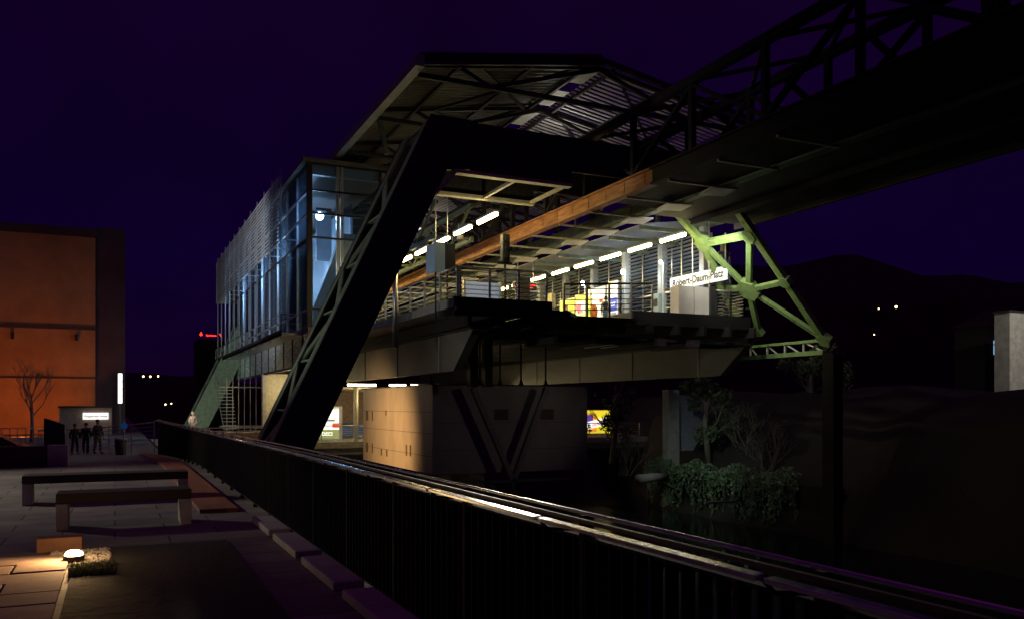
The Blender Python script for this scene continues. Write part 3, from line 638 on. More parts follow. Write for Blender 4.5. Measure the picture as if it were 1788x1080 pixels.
# gabled roof
EX0, EZ, RX, RZ, EX1 = 11.7, 14.5, 20.5, 16.0, 29.3
m = MB(); k = 0; y = Y0
L = []
while y < Y1: L.append((y, 0)); L.append((y+.10, .07)); L.append((y+.20, .07)); L.append((y+.30, 0)); y += .40
for (a, za), (b, zb) in zip(L, L[1:]):
    m.add([(EX0, a, EZ+za), (RX-.5, a, RZ-.1+za), (RX-.5, b, RZ-.1+zb), (EX0, b, EZ+zb)], [(0, 1, 2, 3)])
m.build('roof_sheet', mat('roof_sheet_paint', (.10, .097, .095), .5, .2, .25, 1.5), ST)
m = MB(); y = Y0
while y < Y1: m.bar((RX+.5, y+.1, RZ-.1), (EX1, y+.1, EZ), .17, .03); y += .40
m.build('roof_slats', mat('slat_paint', (.66, .64, .60), .5, 0, .2, 2), ST)['label'] = 'open slatted right half of the roof'
for i in range(15):
    y = Y0 + .4 + i*3.4; MB().add([(RX-.45, y, RZ-.12), (RX+.45, y, RZ-.12), (RX+.45, y+2.2, RZ-.12), (RX-.45, y+2.2, RZ-.12)], [(0,1,2,3)]).build('ridge_panel', 'white', ST)
MB().prism([(EX0-.35, EZ-.35), (EX0+.05, EZ-.35), (EX0+.05, EZ+.2), (EX0-.35, EZ+.1)], 1, Y0-.3, Y1).build('gutter', 'corru', ST)
MB().bar((EX0, Y0-.1, EZ+.05), (RX, Y0-.1, RZ), .2, .5).build('barge_board', 'dsteel', ST); MB().bar((RX, Y0-.1, RZ), (EX1, Y0-.1, EZ), .2, .25).build('barge_board', 'dsteel', ST)
for i in range(9):
    y = Y0 + .2 + 6*i
    MB().box((EX0, y, 13.9), (EX1, y+.18, 14.1)).build('roof_tie', 'dsteel', ST)
    for a, b in (((EX0, 14.4), (RX, RZ-.2)), ((RX, RZ-.2), (EX1, 14.4)), ((15, 14), (RX, RZ-.3)), ((26, 14), (RX, RZ-.3)), ((15, 14), (13.4, 14.7))):
        MB().bar((a[0], y+.1, a[1]), (b[0], y+.1, b[1]), .14, .18).build('roof_rafter', 'dsteel', ST)
    if i < 8:
        MB().bar((14.5, y, 14.8), (19.5, y+6, 15.6), .12, .12).build('roof_brace', 'dsteel', ST); MB().bar((19.5, y, 15.6), (14.5, y+6, 14.8), .12, .12).build('roof_brace', 'dsteel', ST)
        MB().bar((21.5, y, 15.6), (27.5, y+6, 14.6), .12, .12).build('roof_brace', 'dsteel', ST)
for x, z in ((13.5, 14.55), (17, 15.15), (19.9, 15.65), (21.2, 15.6), (24, 15.1), (27, 14.6)):
    MB().box((x-.07, Y0, z), (x+.07, Y1, z+.16)).build('purlin', 'dsteel', ST)
for i in range(5):
    y = 41 + 10*i
    MB().bar((12.3, y, 12.5), (11.9, y, 14.3), .2, .2).build('roof_post', 'gsteel2', ST); MB().bar((28.4, y, 9.5), (29, y, 14.3), .2, .2).build('roof_post', 'gsteel2', ST)

# glazed hall on the left
BLM = bpy.data.materials.new('blind'); BLM.use_nodes = True; _n = BLM.node_tree; _n.nodes.remove(_n.nodes['Principled BSDF'])
_t = _n.nodes.new('ShaderNodeBsdfTranslucent'); _d = _n.nodes.new('ShaderNodeBsdfDiffuse'); _x = _n.nodes.new('ShaderNodeMixShader'); _t.inputs[0].default_value = (.5, .68, .85, 1); _d.inputs[0].default_value = (.3, .42, .55, 1)
_x.inputs[0].default_value = .3; _n.links.new(_t.outputs[0], _x.inputs[1]); _n.links.new(_d.outputs[0], _x.inputs[2]); _n.links.new(_x.outputs[0], _n.nodes['Material Output'].inputs[0])
GX, GY0, GY1, GZ0, GZ1 = 9.9, 48, 85, 4.4, 13.6
def part(a, b, n, m_, bev=0): return MB().box(a, b).build(n, m_, ST, False, bev)
tz = [4.4, 5.4, 9.45, 10.8, 12.1, 13.6]
gy = [48 + 3.36*i for i in range(12)]
for i, y in enumerate(gy):
    part((GX-.07, y-.06, GZ0), (GX+.07, y+.06, GZ1), 'mullion', 'colum')
    if i < 11:
        for a, b in zip(tz, tz[1:]):
            if b > 9.4 or a < 9: part((GX-.01, y+.07, a+.05), (GX+.01, y+3.29, b-.05), 'window_pane', 'window_glass')
for z in tz: part((GX-.09, GY0, z-.05), (GX+.09, GY1, z+.05), 'transom', 'dsteel' if z in (9.45, 13.6) else 'colum')
for x in (11.5, 11.75, 14.0): part((x-.08, 47.94, GZ0), (x+.08, 48.08, GZ1), 'mullion', 'colum' if x < 14 else 'dsteel')
part((9.76, 47.85, GZ0-.2), (10.04, 48.1, GZ1+.1), 'corner_post', 'dsteel')
for z in tz: part((10.05, 47.9, z-.05), (14.5, 48.05, z+.05), 'transom', 'dsteel')
for a, b in zip(tz, tz[1:]): part((10.05, 47.97, a+.06), (11.41, 47.99, b-.06), 'window_pane', 'window_glass'); part((11.84, 47.97, a+.06), (13.9, 47.99, b-.06), 'window_pane', 'window_glass')
part((9.5, 47.7, 13.65), (15, GY1+.3, 13.85), 'hall_roof', 'roofp')
part((9.9, 48.1, 13.0), (15, 48.35, 13.6), 'hall_roof_beam', 'colum')
part((9.8, 47.8, 4.05), (13.4, GY1, 4.38), 'hall_floor', 'concrete')
part((13.0, 51, 4.4), (13.15, GY1, 12.3), 'hall_inner_wall', 'inner')
part((12.0, 56, 9.5), (13.0, 56.1, 13.0), 'hall_inner_wall', 'inner')
MB().prism([(48.6, 10.9), (56, 12.6), (56, 12.8), (48.6, 11.1)], 0, 11.0, 14.5).build('hall_ceiling', 'inner', ST)
MB().prism([(49, 9.6), (60, 5.0), (60, 5.4), (49, 10.0)], 0, 11.9, 13.0).build('stair_flight', 'inner', ST)
for i in range(11):
    y = 48 + 3.36*i; part((GX+.30, y+.5, 4.5), (GX+.32, y+2.5, 9.3), 'blue_blind', BLM)
# lower glazing strip and walkway
for i in range(12):
    y = 50 + 3*i; part((GX-.02, y, 2.35), (GX+.02, y+2.7, 4.0), 'lower_window', mat('milky_glass', (.45, .55, .58), .25)); part((GX-.06, y-.2, 2.3), (GX+.06, y-.05, 4.05), 'mullion', 'dsteel')
part((GX-.08, 48, 2.2), (GX+.08, GY1, 2.34), 'transom', 'dsteel')
part((8.5, 49, 4.0), (9.8, GY1, 4.12), 'side_walkway', 'galv')
part((8.5, 49, 3.95), (8.58, GY1, 4.3), 'walkway_edge', 'black')
# louvred outer screen
m = MB(); k = 0; z = 9.6
while z < 13.4: m.bar((8.7, 50.8, z), (8.7, 84.5, z), .09, .02, (.75, 0, .65)); z += .235
m.build('louvre_screen', mat('louvre_paint', (.42, .42, .42), .6), ST)
for i in range(12):
    y = 50.85 + 3.06*i
    part((8.78, y-.04, 4.1 if i > 1 else 9.5), (8.86, y+.04, 13.9), 'screen_post', 'galv'); part((8.86, y-.03, 9.7), (9.83, y+.03, 9.76), 'screen_bracket', 'galv')
MB().box((8.66, 84.3, 9.6), (9.8, 84.4, 13.4)).build('screen_end', 'corru', ST)
# lower entrance wall, gate bars and stair
part((10.0, 64, -2.6), (13, 64.3, 2.3), 'entrance_wall', 'pale'); part((9.75, 63.7, -2.6), (10.0, 64.3, 2.3), 'entrance_pillar', 'stone')
for i in range(6): part((8.6-.42*i+1.0, 66, -2.6), (8.66-.42*i+1.0, 66.06, 2.1), 'gate_bar', 'galv')
part((7.0, 65.94, 1.3), (10, 66.0, 1.4), 'gate_rail', 'galv'); part((7.0, 65.94, -1.6), (10, 66.0, -1.5), 'gate_rail', 'galv')
for x in (15.78, 16.56): part((x-.2, 38, .9), (x+.2, 38.4, 3.3), 'hanger_post', 'dsteel')

stair = T('entrance_stair', 'open steel stair beside the entrance at the far end of the hall', 'stair', (7.5, 74, -2.7))
for i in range(14): MB().box((8.3-.03*i, 74+.25*i, -2.6+.3*i), (9.3, 74.3+.25*i, -2.55+.3*i)).build('tread', 'galv', stair)
MB().bar((8.2, 74, -1.9), (7.8, 77.5, 2.4), .05, .05).build('handrail', 'galv', stair)
lamp('entrance_light', 'POINT', (11.2, 61.5, 1.2), None, 160, WARM, .2)

# platform railings
h_railing('platform_railing', 'long steel railing on the outer side of the left platform', [(12.4, 47.5, 4.3), (12.4, 31.6, 4.3)], 1.25, 7, 'galv', 'platform railings', 2.0, r=.035)
h_railing('platform_railing', 'steel railing closing the near end of the left platform beneath the signal', [(12.5, 31.6, 4.3), (16.4, 31.6, 4.3)], 1.25, 7, 'galv', 'platform railings', 1.3, r=.035)
h_railing('platform_railing', 'dark railing across the end of the right platform before the posters', [(18.0, 33.0, 3.95), (22.6, 32.9, 4.25)], 1.4, 6, 'black', 'platform railings', 1.12, r=.04)
h_railing('platform_railing', 'steel railing corner beside the grey cabinet at the green leg', [(26.4, 33.0, 4.3), (28.1, 33.0, 4.3), (28.1, 37.0, 4.3)], 1.25, 8, 'galv', 'platform railings', 1.0, 'black', r=.035)
h_railing('walkway_railing', 'railing of the side walkway below the glazed hall', [(8.6, 84, 4.12), (8.6, 49.5, 4.12), (9.7, 49.2, 4.12)], 1.1, 2, 'galv', None, 3.4)

# ---------------------------------------------------------------- lamps of the station
def tube_light(nm, label, x, y, z, L=1.9, along='y', mm='tube', group=None):
    t = T(nm, label, 'lamp', (x, y, z+.1), group)
    if along == 'y': MB().box((x-.13, y-L/2, z+.06), (x+.13, y+L/2, z+.16)).build('housing', 'colum', t); MB().tube([(x, y-L/2, z), (x, y-L/2+.05, z), (x, y+L/2-.05, z), (x, y+L/2, z)], .085, 10).build('tube', mm, t, True)
    else: MB().box((x-L/2, y-.13, z+.06), (x+L/2, y+.13, z+.16)).build('housing', 'colum', t); MB().tube([(x-L/2, y, z), (x+L/2, y, z)], .075, 10).build('tube', mm, t, True)
    return t
for i in range(14):
    tube_light('platform_light', f'glowing tube light over the right platform, {ORD[i]} from the camera end', 23.9, 33.1+2.8*i, 7.9, group='tube lights over the right platform')
for i in range(14):
    tube_light('platform_light', f'glowing tube light over the left platform, {ORD[i]} from the camera end', 14.3, 33.0+2.8*i, 7.9, group='tube lights over the left platform')
for x0, ww, lab in ((15.0, 2.0, 'leftmost, left of the machine house'), (17.6, 1.2, 'second from the left'), (19.2, 1.2, 'third from the left'), (20.8, 1.2, 'fourth from the left')):
    tube_light('entrance_tube_light', f'horizontal tube light glowing below the station, {lab}', x0+.6, 58, 1.42, ww, 'x', 'tubeh', 'tube lights below the station')
def globe(nm, label, x, y, z, r=.11, post=None):
    t = T(nm, label, 'lamp', (x, y, z), 'cool white lamps'); MB().ball((x, y, z), r, 12).build('globe', 'globe', t, True)
    MB().tube([(x, y, z+r*.6), (x, y, z+r*1.6)], r*.5, 8).build('cap', 'galv', t)
    if post: MB().tube([(x+.15, y, 4.3), (x+.15, y, z-.05), (x, y, z+r*1.7)], .035, 8).build('post', 'white', t)
globe('hall_lamp', 'large blue white lamp at the near corner of the glazed hall', 11.0, 50.4, 11.2, .24)
for i, y in enumerate((56.4, 63, 70, 77)): globe('hall_lamp', f'blue white lamp inside the glazed hall, {ORD[i+1]} from the near corner', 10.7, y, 11.2, .2)
for i, (x, y, z) in enumerate(((26.3, 56.5, 7.4), (26.3, 45.8, 7.55), (26.3, 41.2, 7.6), (26.3, 37.5, 7.6))):
    globe('post_lamp', f'cool white lamp on a thin post by the louvred wall, {["fourth","third","second","first"][i]} from the camera end', x, y, z, .13 if i < 3 else .09, True)
for i, (x, y) in enumerate(((10.9, 56), (10.9, 64), (10.9, 74))): lamp('hall_fill', 'POINT', (x, y, 9.0), None, 750, COOL, .2)
lamp('corner_lamp_glow', 'POINT', (11.0, 50.0, 10.6), None, 70, (.35, .6, 1), .2)
# added floodlight, with an unseen separate spot that washes the green leg
t = T('floodlight', 'small dark floodlight added beside the green leg', 'floodlight', (27.3, 33.6, 7.3))
MB().box((27.15, 33.5, 7.15), (27.45, 33.75, 7.45)).build('housing', 'dark', t); MB().box((27.452, 33.53, 7.18), (27.47, 33.72, 7.42)).build('lens', 'tubeh', t)
lamp('leg_fill_spot', 'SPOT', (24.2, 30.6, 7.6), (29.5, 34, 5.8), 470, (1, 1, .80), .1, 110, .8)
# hanging rods, signals, boxes
def rod(m, x, y, z0, z1, r=.022): m.tube([(x, y, z0), (x, y, z1)], r, 6)
t = T('hanging_box', 'blue grey control box hanging on two thin rods over the left platform end', 'control box', (12.4, 33.5, 5.6))
MB().box((12.05, 33.5, 5.55), (12.12, 34.4, 6.75)).build('side_panel', 'bluegrey', t); MB().box((12.05, 33.3, 5.55), (12.5, 33.5, 6.8)).build('box_body', 'bluegrey', t); MB().box((12.52, 33.32, 5.6), (12.98, 34.2, 6.75)).build('dark_cover', 'dark', t)
for x in (12.14, 12.66): m = MB(); rod(m, x, 33.45, 6.75, 10.3); m.build('rod', 'galv', t); m = MB(); rod(m, x, 33.45, 3.6, 5.6, .04); m.build('lower_rod', 'dsteel', t)
def signal(label, x, y, zt, zb, zp):
    t = T('railway_signal', label, 'signal', (x, y, zp), 'railway signals')
    MB().box((x-.17, y-.05, zb), (x+.17, y+.25, zt)).build('signal_head', 'dark', t, False, .03)
    for k in range(3): MB().tube([(x, y-.05, zt-.25-.35*k), (x, y-.16, zt-.25-.35*k)], .1, 12).build('hood', 'black', t)
    MB().box((x-.4, y, zb-.1), (x+.3, y+.1, zb)).build('foot_plate', 'dark', t)
    m = MB(); rod(m, x, y+.1, zp, zb, .05); m.build('post', 'dsteel', t)
signal('dark railway signal on a post at the end of the left platform', 15.36, 33.4, 7.4, 6.2, 4.2)
signal('dark railway signal on a post in front of the green leg', 27.3, 33.4, 8.3, 7.55, 4.4)
for x, lab in ((25.32, 'thin steel rod hanging left of the grey cabinet top'), (26.31, 'thin steel rod hanging at the right end of the grey cabinet')):
    m = MB(); m.tube([(x, 33.45, 5.7), (x, 33.45, 9.2)], .028, 8); tag(m.build('hanger_rod', 'stain', None, loc=(x, 33.45, 5.7)), lab, 'rod')
m = MB(); m.tube([(11.5, 37, 2.6), (11.5, 37, 7.2)], .12, 12); tag(m.build('downpipe', 'stain', None, True, loc=(11.5, 37, 2.6)), 'shiny vertical pipe beside the dark gantry leg', 'pipe')
t = T('equipment_cabinet', 'grey two door cabinet standing at the end of the right platform', 'cabinet', (25.3, 33.6, 4.3))
MB().box((24.4, 33.3, 4.33), (26.2, 34.0, 5.72)).build('cabinet_body', 'grey', t, False, .015); MB().box((25.29, 33.285, 4.36), (25.30, 33.3, 5.7)).build('door_gap', 'dark', t)
MB().box((26.205, 33.2, 4.33), (26.6, 34.1, 5.75)).build('dark_side', 'dark', t)
# station name signs
blk = M['dark']; wsg = mat('sign_white', (.85, .85, .85), .4, emit=(.9, .95, 1), es=.55)
def name_sign(label, x, y0, y1, z, h, s):
    t = T('station_sign', label, 'sign', (x, (y0+y1)/2, z), 'station name signs')
    MB().box((x-.04, y0, z-h/2), (x+.04, y1, z+h/2)).build('board', wsg, t)
    text('Robert-Daum-Platz', s, blk, t, (x-.05, (y0+y1)/2, z), (R(90), 0, R(-90)), depth=.004)
    for y in (y0+.1, y1-.15): MB().box((x-.02, y, z+h/2), (x+.02, y+.05, z+h/2+1.6)).build('hanger', 'galv', t)
name_sign('white station name sign above the grey cabinet at the near end', 26.8, 32.7, 37.3, 6.40, .66, .53)
name_sign('white station name sign farther along, low left of the posters', 26.8, 49.5, 53.2, 5.6, .62, .40)
# platform posters
pc = lambda n, c, e=.9: mat(n, c, .4, emit=c, es=e)
PW, PY, PG, PR, PB, PO, PK = pc('poster_white', (.9, .9, .85)), pc('poster_yellow', (.75, .72, .12)), pc('poster_green', (.25, .5, .04)), pc('poster_red', (.75, .06, .04)), pc('poster_blue', (.06, .10, .55)), pc('poster_orange', (.85, .28, .05)), pc('poster_brown', (.22, .10, .06), .3)
def poster(label, y0, y1, z1, bg_, bits, x=26.4, txt=None):
    t = T('advertising_board', label, 'advertising board', (x, (y0+y1)/2, 4.3), 'advertising boards on the right platform')
    MB().box((x, y0, 4.4), (x+.14, y1, z1)).build('frame', 'stain', t, False, .01)
    MB().box((x-.012, y0+.06, 4.46), (x-.002, y1-.06, z1-.06)).build('poster_sheet', bg_, t)
    for (a, b, c, d, mm) in bits:   # fractions across (from far end) and up
        w = y1-y0; h = z1-4.4
        MB().box((x-.02, y1-a*w, 4.4+c*h), (x-.013, y1-b*w, 4.4+d*h)).build('printed_block', mm, t)
    if txt: text(txt[0], txt[1], txt[2], t, (x-.025, (y0+y1)/2, 4.4+txt[3]*(z1-4.4)), (R(90), 0, R(-90)), depth=.003)
poster('yellow advertising board with a dark bottle shape', 47.0, 49.0, 6.85, PY, [(.38, .58, .45, .85, PK), (.22, .75, .05, .42, PK), (.3, .65, .12, .3, PR)])
poster('yellow and white advertising board with a red emblem', 45.6, 46.9, 6.95, PY, [(.1, .95, .5, .82, PW), (.1, .6, .62, .76, PR), (.3, .9, .08, .4, PO)], txt=('MEIN', .3, PR, .56))
poster('narrow green and orange advertising board', 45.0, 45.55, 7.1, PY, [(.1, .9, .42, .58, PG), (.2, .8, .1, .35, PO), (.1, .9, .85, .97, PW)])
poster('mostly white advertising board with faint red print', 43.3, 44.9, 7.1, PW, [(.6, .85, .65, .72, PR), (.7, .8, .3, .6, pc('poster_grey', (.5, .45, .4)))])
poster('white advertising board with a blue and grey picture', 41.9, 43.1, 7.25, PW, [(.15, .95, .38, .66, PB), (.1, .9, .05, .36, pc('poster_grey2', (.25, .25, .28)))], txt=('HEIST', .3, PW, .52))
tag(person('person in grey blue jacket with dark rucksack waiting on the right platform', (24.8, 40.6, 4.3), 2.6, hr, gj, jn, .05, dk), None)
m = MB(); m.ball((24.2, 40.9, 5.2), .28, 12, (.8, .7, 1.5)); tag(m.build('shopping_bag', og, None, True, loc=(24.2, 40.9, 4.8)), 'bright orange bag beside the waiting person with rucksack', 'bag')
t = T('departure_display', 'hanging departure display with two rows of red lettering', 'display', (22.1, 45, 7))
MB().box((21.2, 45, 6.72), (22.75, 45.2, 7.28)).build('display_case', 'grey', t, False, .01)
MB().box((21.26, 44.985, 6.78), (22.69, 44.998, 7.22)).build('screen', 'black', t)
text('60 Oberbarmen in 4 Min', .13, M['ledr'], t, (21.98, 44.98, 7.1), (R(90), 0, 0), depth=.003); text('Oberbarmen in 7 Min', .13, M['ledr'], t, (21.85, 44.98, 6.92), (R(90), 0, 0), depth=.003)
MB().tube([(21.5, 45.1, 7.28), (21.5, 45.1, 8.6)], .03, 6).build('hanger', 'galv', t); MB().tube([(22.5, 45.1, 7.28), (22.5, 45.1, 8.6)], .03, 6).build('hanger', 'galv', t)
tag(MB().box((19.2, 40.0, 3.9), (19.8, 40.5, 6.7)).build('lift_post', 'dsteel', None, False, .02, loc=(19.5, 40.2, 3.9)), 'broad dark post left of the departure display', 'post')
t = T('glass_shelter', 'blue lit glass shelter panel behind the left platform signal', 'shelter', (17.6, 42, 4.3))
MB().box((16.9, 42, 4.3), (18.9, 42.08, 6.6)).build('back_panel', mat('shelter_panel', (.42, .5, .68), .5, emit=(.3, .4, .7), es=.25), t); MB().box((16.8, 41.9, 4.0), (16.9, 42.1, 6.7)).build('frame_post', 'galv', t); MB().box((18.9, 41.9, 4.0), (19.0, 42.1, 6.7)).build('frame_post', 'galv', t)
for i, (x, z) in enumerate(((16.4, 4.6), (17.7, 4.95), (18.3, 5.1))):
    tt = T('far_lamp', f'small warm lamp low behind the left platform railing, {["left","middle","right"][i]} of three', 'lamp', (x*1.28, 58, z+1.0)); MB().ball((x*1.28, 58, z+1.0), .13, 8, (1.5, 1, .8)).build('globe', 'tubeh', tt, True); MB().tube([(x*1.28, 58, z+1.1), (x*1.28, 58, 8)], .02, 5).build('wire', 'dark', tt)
lamp('platform_cool_spot', 'POINT', (26.0, 41.2, 7.3), None, 60, COOL, .2)
lamp('platform_cool_spot', 'POINT', (26.0, 37.4, 7.3), None, 60, COOL, .2)

t = T('platform_bench', 'slatted metal bench by the louvred wall behind the waiting person', 'bench', (26.9, 39.5, 4.3))
for k in range(4): MB().box((26.6+.12*k, 38.6, 4.72), (26.69+.12*k, 40.4, 4.76)).build('seat_slat', 'galv', t)
for y in (38.8, 40.1): MB().box((26.7, y, 4.3), (26.95, y+.06, 4.72)).build('leg', 'dsteel', t)
t = T('loudspeaker_box', 'tan box hanging on the wall above the low station name sign', 'box', (26.7, 50.6, 6.6))
MB().box((26.5, 50.3, 6.5), (26.8, 50.9, 7.5)).build('box_body', 'pale', t, False, .02); MB().box((26.8, 50.5, 6.9), (27.3, 50.6, 7.0)).build('bracket', 'galv', t)
t = T('ticket_machine', 'upright ticket machine between posters and grey cabinet on the right platform', 'machine', (26.6, 38.0, 4.3))
MB().box((26.3, 37.7, 4.3), (26.8, 38.3, 6.0)).build('body', 'bluegrey', t, False, .02); MB().box((26.28, 37.8, 5.3), (26.298, 38.2, 5.7)).build('screen', 'dark', t)
t = T('signal_bracket', 'dark camera and bracket hanging under the left lattice girder', 'camera', (14.3, 36.2, 8))
MB().box((14.1, 36.0, 7.55), (14.4, 36.5, 7.75)).build('camera_body', 'dark', t); MB().tube([(14.25, 36.2, 7.75), (14.25, 36.2, 8.3)], .03, 6).build('bracket', 'galv', t)
m = MB()
for k in range(5): y = 34.5+.9*k; MB().bar((13.6+.2*k, 33.0+k*.6, 3.1), (28.6, 33.0+k*.6, 3.0), .09, .12).build('cross_duct', 'black', ST)
for x in (17.5, 19.4, 22.7, 24.6): MB().box((x, 32.6, 2.75), (x+.5, 36, 3.1)).build('cable_tray', 'dsteel', ST)

# ---------------------------------------------------------------- machine house under the station
t = T('machine_house', 'beige panel box hanging over the river below the platforms', 'machine house', (19, 45, -3.5))
MB().box((14.5, 40.4, -3.5), (23.5, 53.6, 1.02)).build('wall', 'panel', t, False, .02)
MB().box((14.4, 40.3, 1.02), (23.6, 53.7, 1.08)).build('roof', 'dsteel', t)
m = MB()
for z in (-2.6, -1.45, -.35): m.box((14.485, 40.5, z), (14.499, 53.5, z+.02))
for z in (-2.3, -.9): m.box((14.6, 40.385, z), (23.4, 40.399, z+.015))
m.build('panel_joints', mat('joint', (.12, .09, .07), .9), t)
for (y, z, w, h) in ((52.4, -.95, .45, .6), (51.3, -.95, .2, .6), (48.4, -.6, .15, .3), (52.4, -2.95, .45, .6), (51.3, -2.95, .2, .6), (49.3, -3.0, .25, .42), (48.2, -3.0, .25, .42), (44.5, -2.75, .22, .6), (43.8, -2.75, .22, .6)):
    MB().box((14.48, y, z), (14.499, y+w, z+h)).build('window_slot', mat('slot', (.16, .12, .05), .8), t)
for x in (17.9, 20.6): MB().box((x, 40.38, -.75), (x+.8, 40.399, -.2)).build('vent', mat('vent_brown', (.20, .13, .10), .7), t)
for x in (14.55, 17.21, 18.37, 19.59, 21.07):
    m = MB(); m.tube([(x, 40.7, 1.0), (x, 40.7, 1.1), (x, 40.7, 1.45), (x, 40.7, 3.3)], .045, 8); o = m.build('hanger', 'black', t)
    MB().tube([(x, 40.7, 1.05), (x, 40.7, 1.4)], .16, 8, .04).build('hanger_cone', 'black', t)
t = T('prop_struts', 'V shaped pair of slanting steel struts in front of the machine house', 'struts', (18.6, 39.6, -4.5))
for a, b in (((16.4, .9), (18.6, -3.8)), ((20.6, .9), (18.7, -3.8))): MB().bar((a[0], 39.7, a[1]), (b[0], 39.7, b[1]), .28, .28, (0, 1, 0)).build('strut', mat('strut_paint', (.34, .30, .27), .5), t, False, .02)
for a, b in (((15, -3.9), (22, -3.9)), ((18.65, -3.6), (18.65, -6.8)), ((17.3, -3.9), (18.65, -5.4))): MB().bar((a[0], 39.7, a[1]), (b[0], 39.7, b[1]), .14, .14, (0, 1, 0)).build('foot_frame', 'gsteel2', t)

# street under the station
def lightbox(label, x0, x1, y, z0, z1, bits, bgm, txts):
    t = T('lit_billboard', label, 'advertising board', ((x0+x1)/2, y, -2.7))
    MB().box((x0-.1, y, z0-.5), (x1+.25, y+.25, z1+.08)).build('frame', 'grey', t, False, .01)
    MB().box((x0, y-.01, z0), (x1, y, z1)).build('poster_sheet', bgm, t)
    for k, (a, b, c, d, mm) in enumerate(bits): MB().box((x0+a*(x1-x0), y-.02-.004*k, z0+c*(z1-z0)), (x0+b*(x1-x0), y-.012-.004*k, z0+d*(z1-z0))).build('printed_block', mm, t)
    for s, sz, mm, fx, fz, ro in txts: text(s, sz, mm, t, (x0+fx*(x1-x0), y-.05, z0+fz*(z1-z0)), (R(90), ro, 0), depth=.003)
b2 = lambda n, c, e=1.0: mat(n, c, .4, emit=c, es=e)
lightbox('glowing white billboard with green band standing left of the machine house', 13.0, 15.0, 62.2, -2.45, -.15, [(0, 1, 0, .28, b2('bill_green', (.32, .36, .12), .8)), (.3, .85, .55, .62, b2('bill_grey', (.2, .22, .2))), (.75, 1, .36, .5, b2('bill_red', (.8, .1, .03))), (0, 1, .93, 1, b2('bill_olive', (.5, .5, .3)))], b2('bill_white', (1, 1, .95), 1.2), [('ARDECI', .36, b2('bill_white', (1, 1, .95)), .45, .15, 0)])
lightbox('glowing yellow billboard with a tilted white banner standing right of the machine house', 34.9, 38.3, 62, -2.35, -.42, [(0, .6, .05, .85, b2('bill_orange', (.9, .35, .03), .9)), (.1, .5, .45, .8, b2('bill_violet', (.12, .06, .35), .8)), (0, .35, .2, .5, b2('bill_red', (.8, .1, .03)))], b2('bill_yellow', (.85, .70, .03), 1.0), [])
t = bpy.data.objects['lit_billboard.001']
m = MB(); m.bar((35.9, 61.9, -1.75), (37.9, 61.9, -1.3), .02, .62, (0, 0, 1)); m.build('banner', b2('bill_white', (1, 1, .95)), t)
text('HIT TV', .34, b2('bill_red', (.8, .1, .03)), t, (37.0, 61.86, -1.55), (R(90), R(-14), 0), depth=.003)
for x, w, lab in ((15.9, .28, 'pale yellow column below the station left of the machine house'),):
    tag(MB().tube([(x, 60.8, -2.7), (x, 60.8, 1.5)], .17, 14).build('support_column', 'pale', None, True, loc=(x, 60.8, -2.7)), lab, 'column')
lamp('entrance_light', 'POINT', (20.5, 66, .6), None, 320, WARM, .3)
lamp('entrance_light', 'POINT', (17, 60.5, .9), None, 130, WARM, .3)
lamp('entrance_light', 'POINT', (25, 63, .6), None, 220, WARM, .3)

# ---------------------------------------------------------------- right bank: trees, ivy, pillar, far house
tag(MB().box((32.3, 31, -7), (32.7, 47.5, -4.1)).build('river_wall', 'soil', None, False, .03, loc=(32.5, 40, -7)), 'dark rough river wall behind the hanging ivy', 'wall')
tag(MB().box((31.9, 44.6, -6.8), (32.75, 45.3, 1.0)).build('bridge_pillar', 'concrete', None, False, .03, loc=(32.3, 45, -6.8)), 'pale concrete pillar among branches on the right bank', 'pillar')
tag(MB().box((33.2, 46, -3), (35.9, 46.3, .7)).build('garden_wall', mat('blue_grey_wall', (.34, .38, .44), .8), None, loc=(34.5, 46, -3)), 'blue grey wall panel behind the concrete pillar', 'wall')
tag(MB().tube([(27.9, 42, -4.3), (31.3, 44, -4.45)], .26, 14).build('outfall_pipe', 'concrete', None, True, loc=(29.5, 41, -4.5)), 'thick pale pipe ending at the ivy on the right bank', 'pipe')
tag(MB().tube([(28.2, 36, -5.1), (32.5, 38.5, -5.5)], .08, 8).build('cable_pipe', 'galv', None, True, loc=(30, 37, -5.3)), 'thin pale pipe below the thick pipe on the right bank', 'pipe')
def leaves(m, c, r, n, s, rr, sc=(1, 1, 1)):
    for _ in range(n):
        while True:
            p = V((rr.uniform(-1, 1), rr.uniform(-1, 1), rr.uniform(-1, 1)))
            if .35 < p.length < 1: break
        q = V(c) + V((p.x*sc[0], p.y*sc[1], p.z*sc[2]))*r; a = V((rr.gauss(0, 1), rr.gauss(0, 1), rr.gauss(0, 1))).normalized(); b = a.orthogonal().normalized(); u = a.cross(b)
        k = s*rr.uniform(.6, 1.4); m.add([q-b*k, q-u*k*.5, q+b*k, q+u*k*.5], [(0, 1, 2, 3)])
def tree(label, base, h, crown, seed, s=.09, leafn=900, lm='leaf'):
    rr = random.Random(seed); t = T('broadleaf_tree', label, 'tree', base, 'trees and bushes on the right bank'); b = V(base)
    mid = b + V((rr.uniform(-.4, .4), 0, h*.5)); MB().tube([b, mid, b + V((rr.uniform(-.5, .5), .2, h*.85))], .22, 8, .09).build('trunk', 'bark', t, True)
    m = MB()
    for k in range(6): limb(m, b + V((0, 0, h*(.3+.1*k))), V((rr.uniform(-1, 1), rr.uniform(-1, 1), .5)).normalized(), h*.22, .06, 2, rr, .2)
    m.build('limbs', 'bark', t)
    m = MB()
    for k in range(crown):
        c = b + V((rr.uniform(-1, 1)*h*.3, rr.uniform(-1, 1)*h*.3, h*rr.uniform(.35, 1))); leaves(m, c, h*rr.uniform(.07, .15), leafn//crown, s, rr)
    m.build('crown', lm, t)
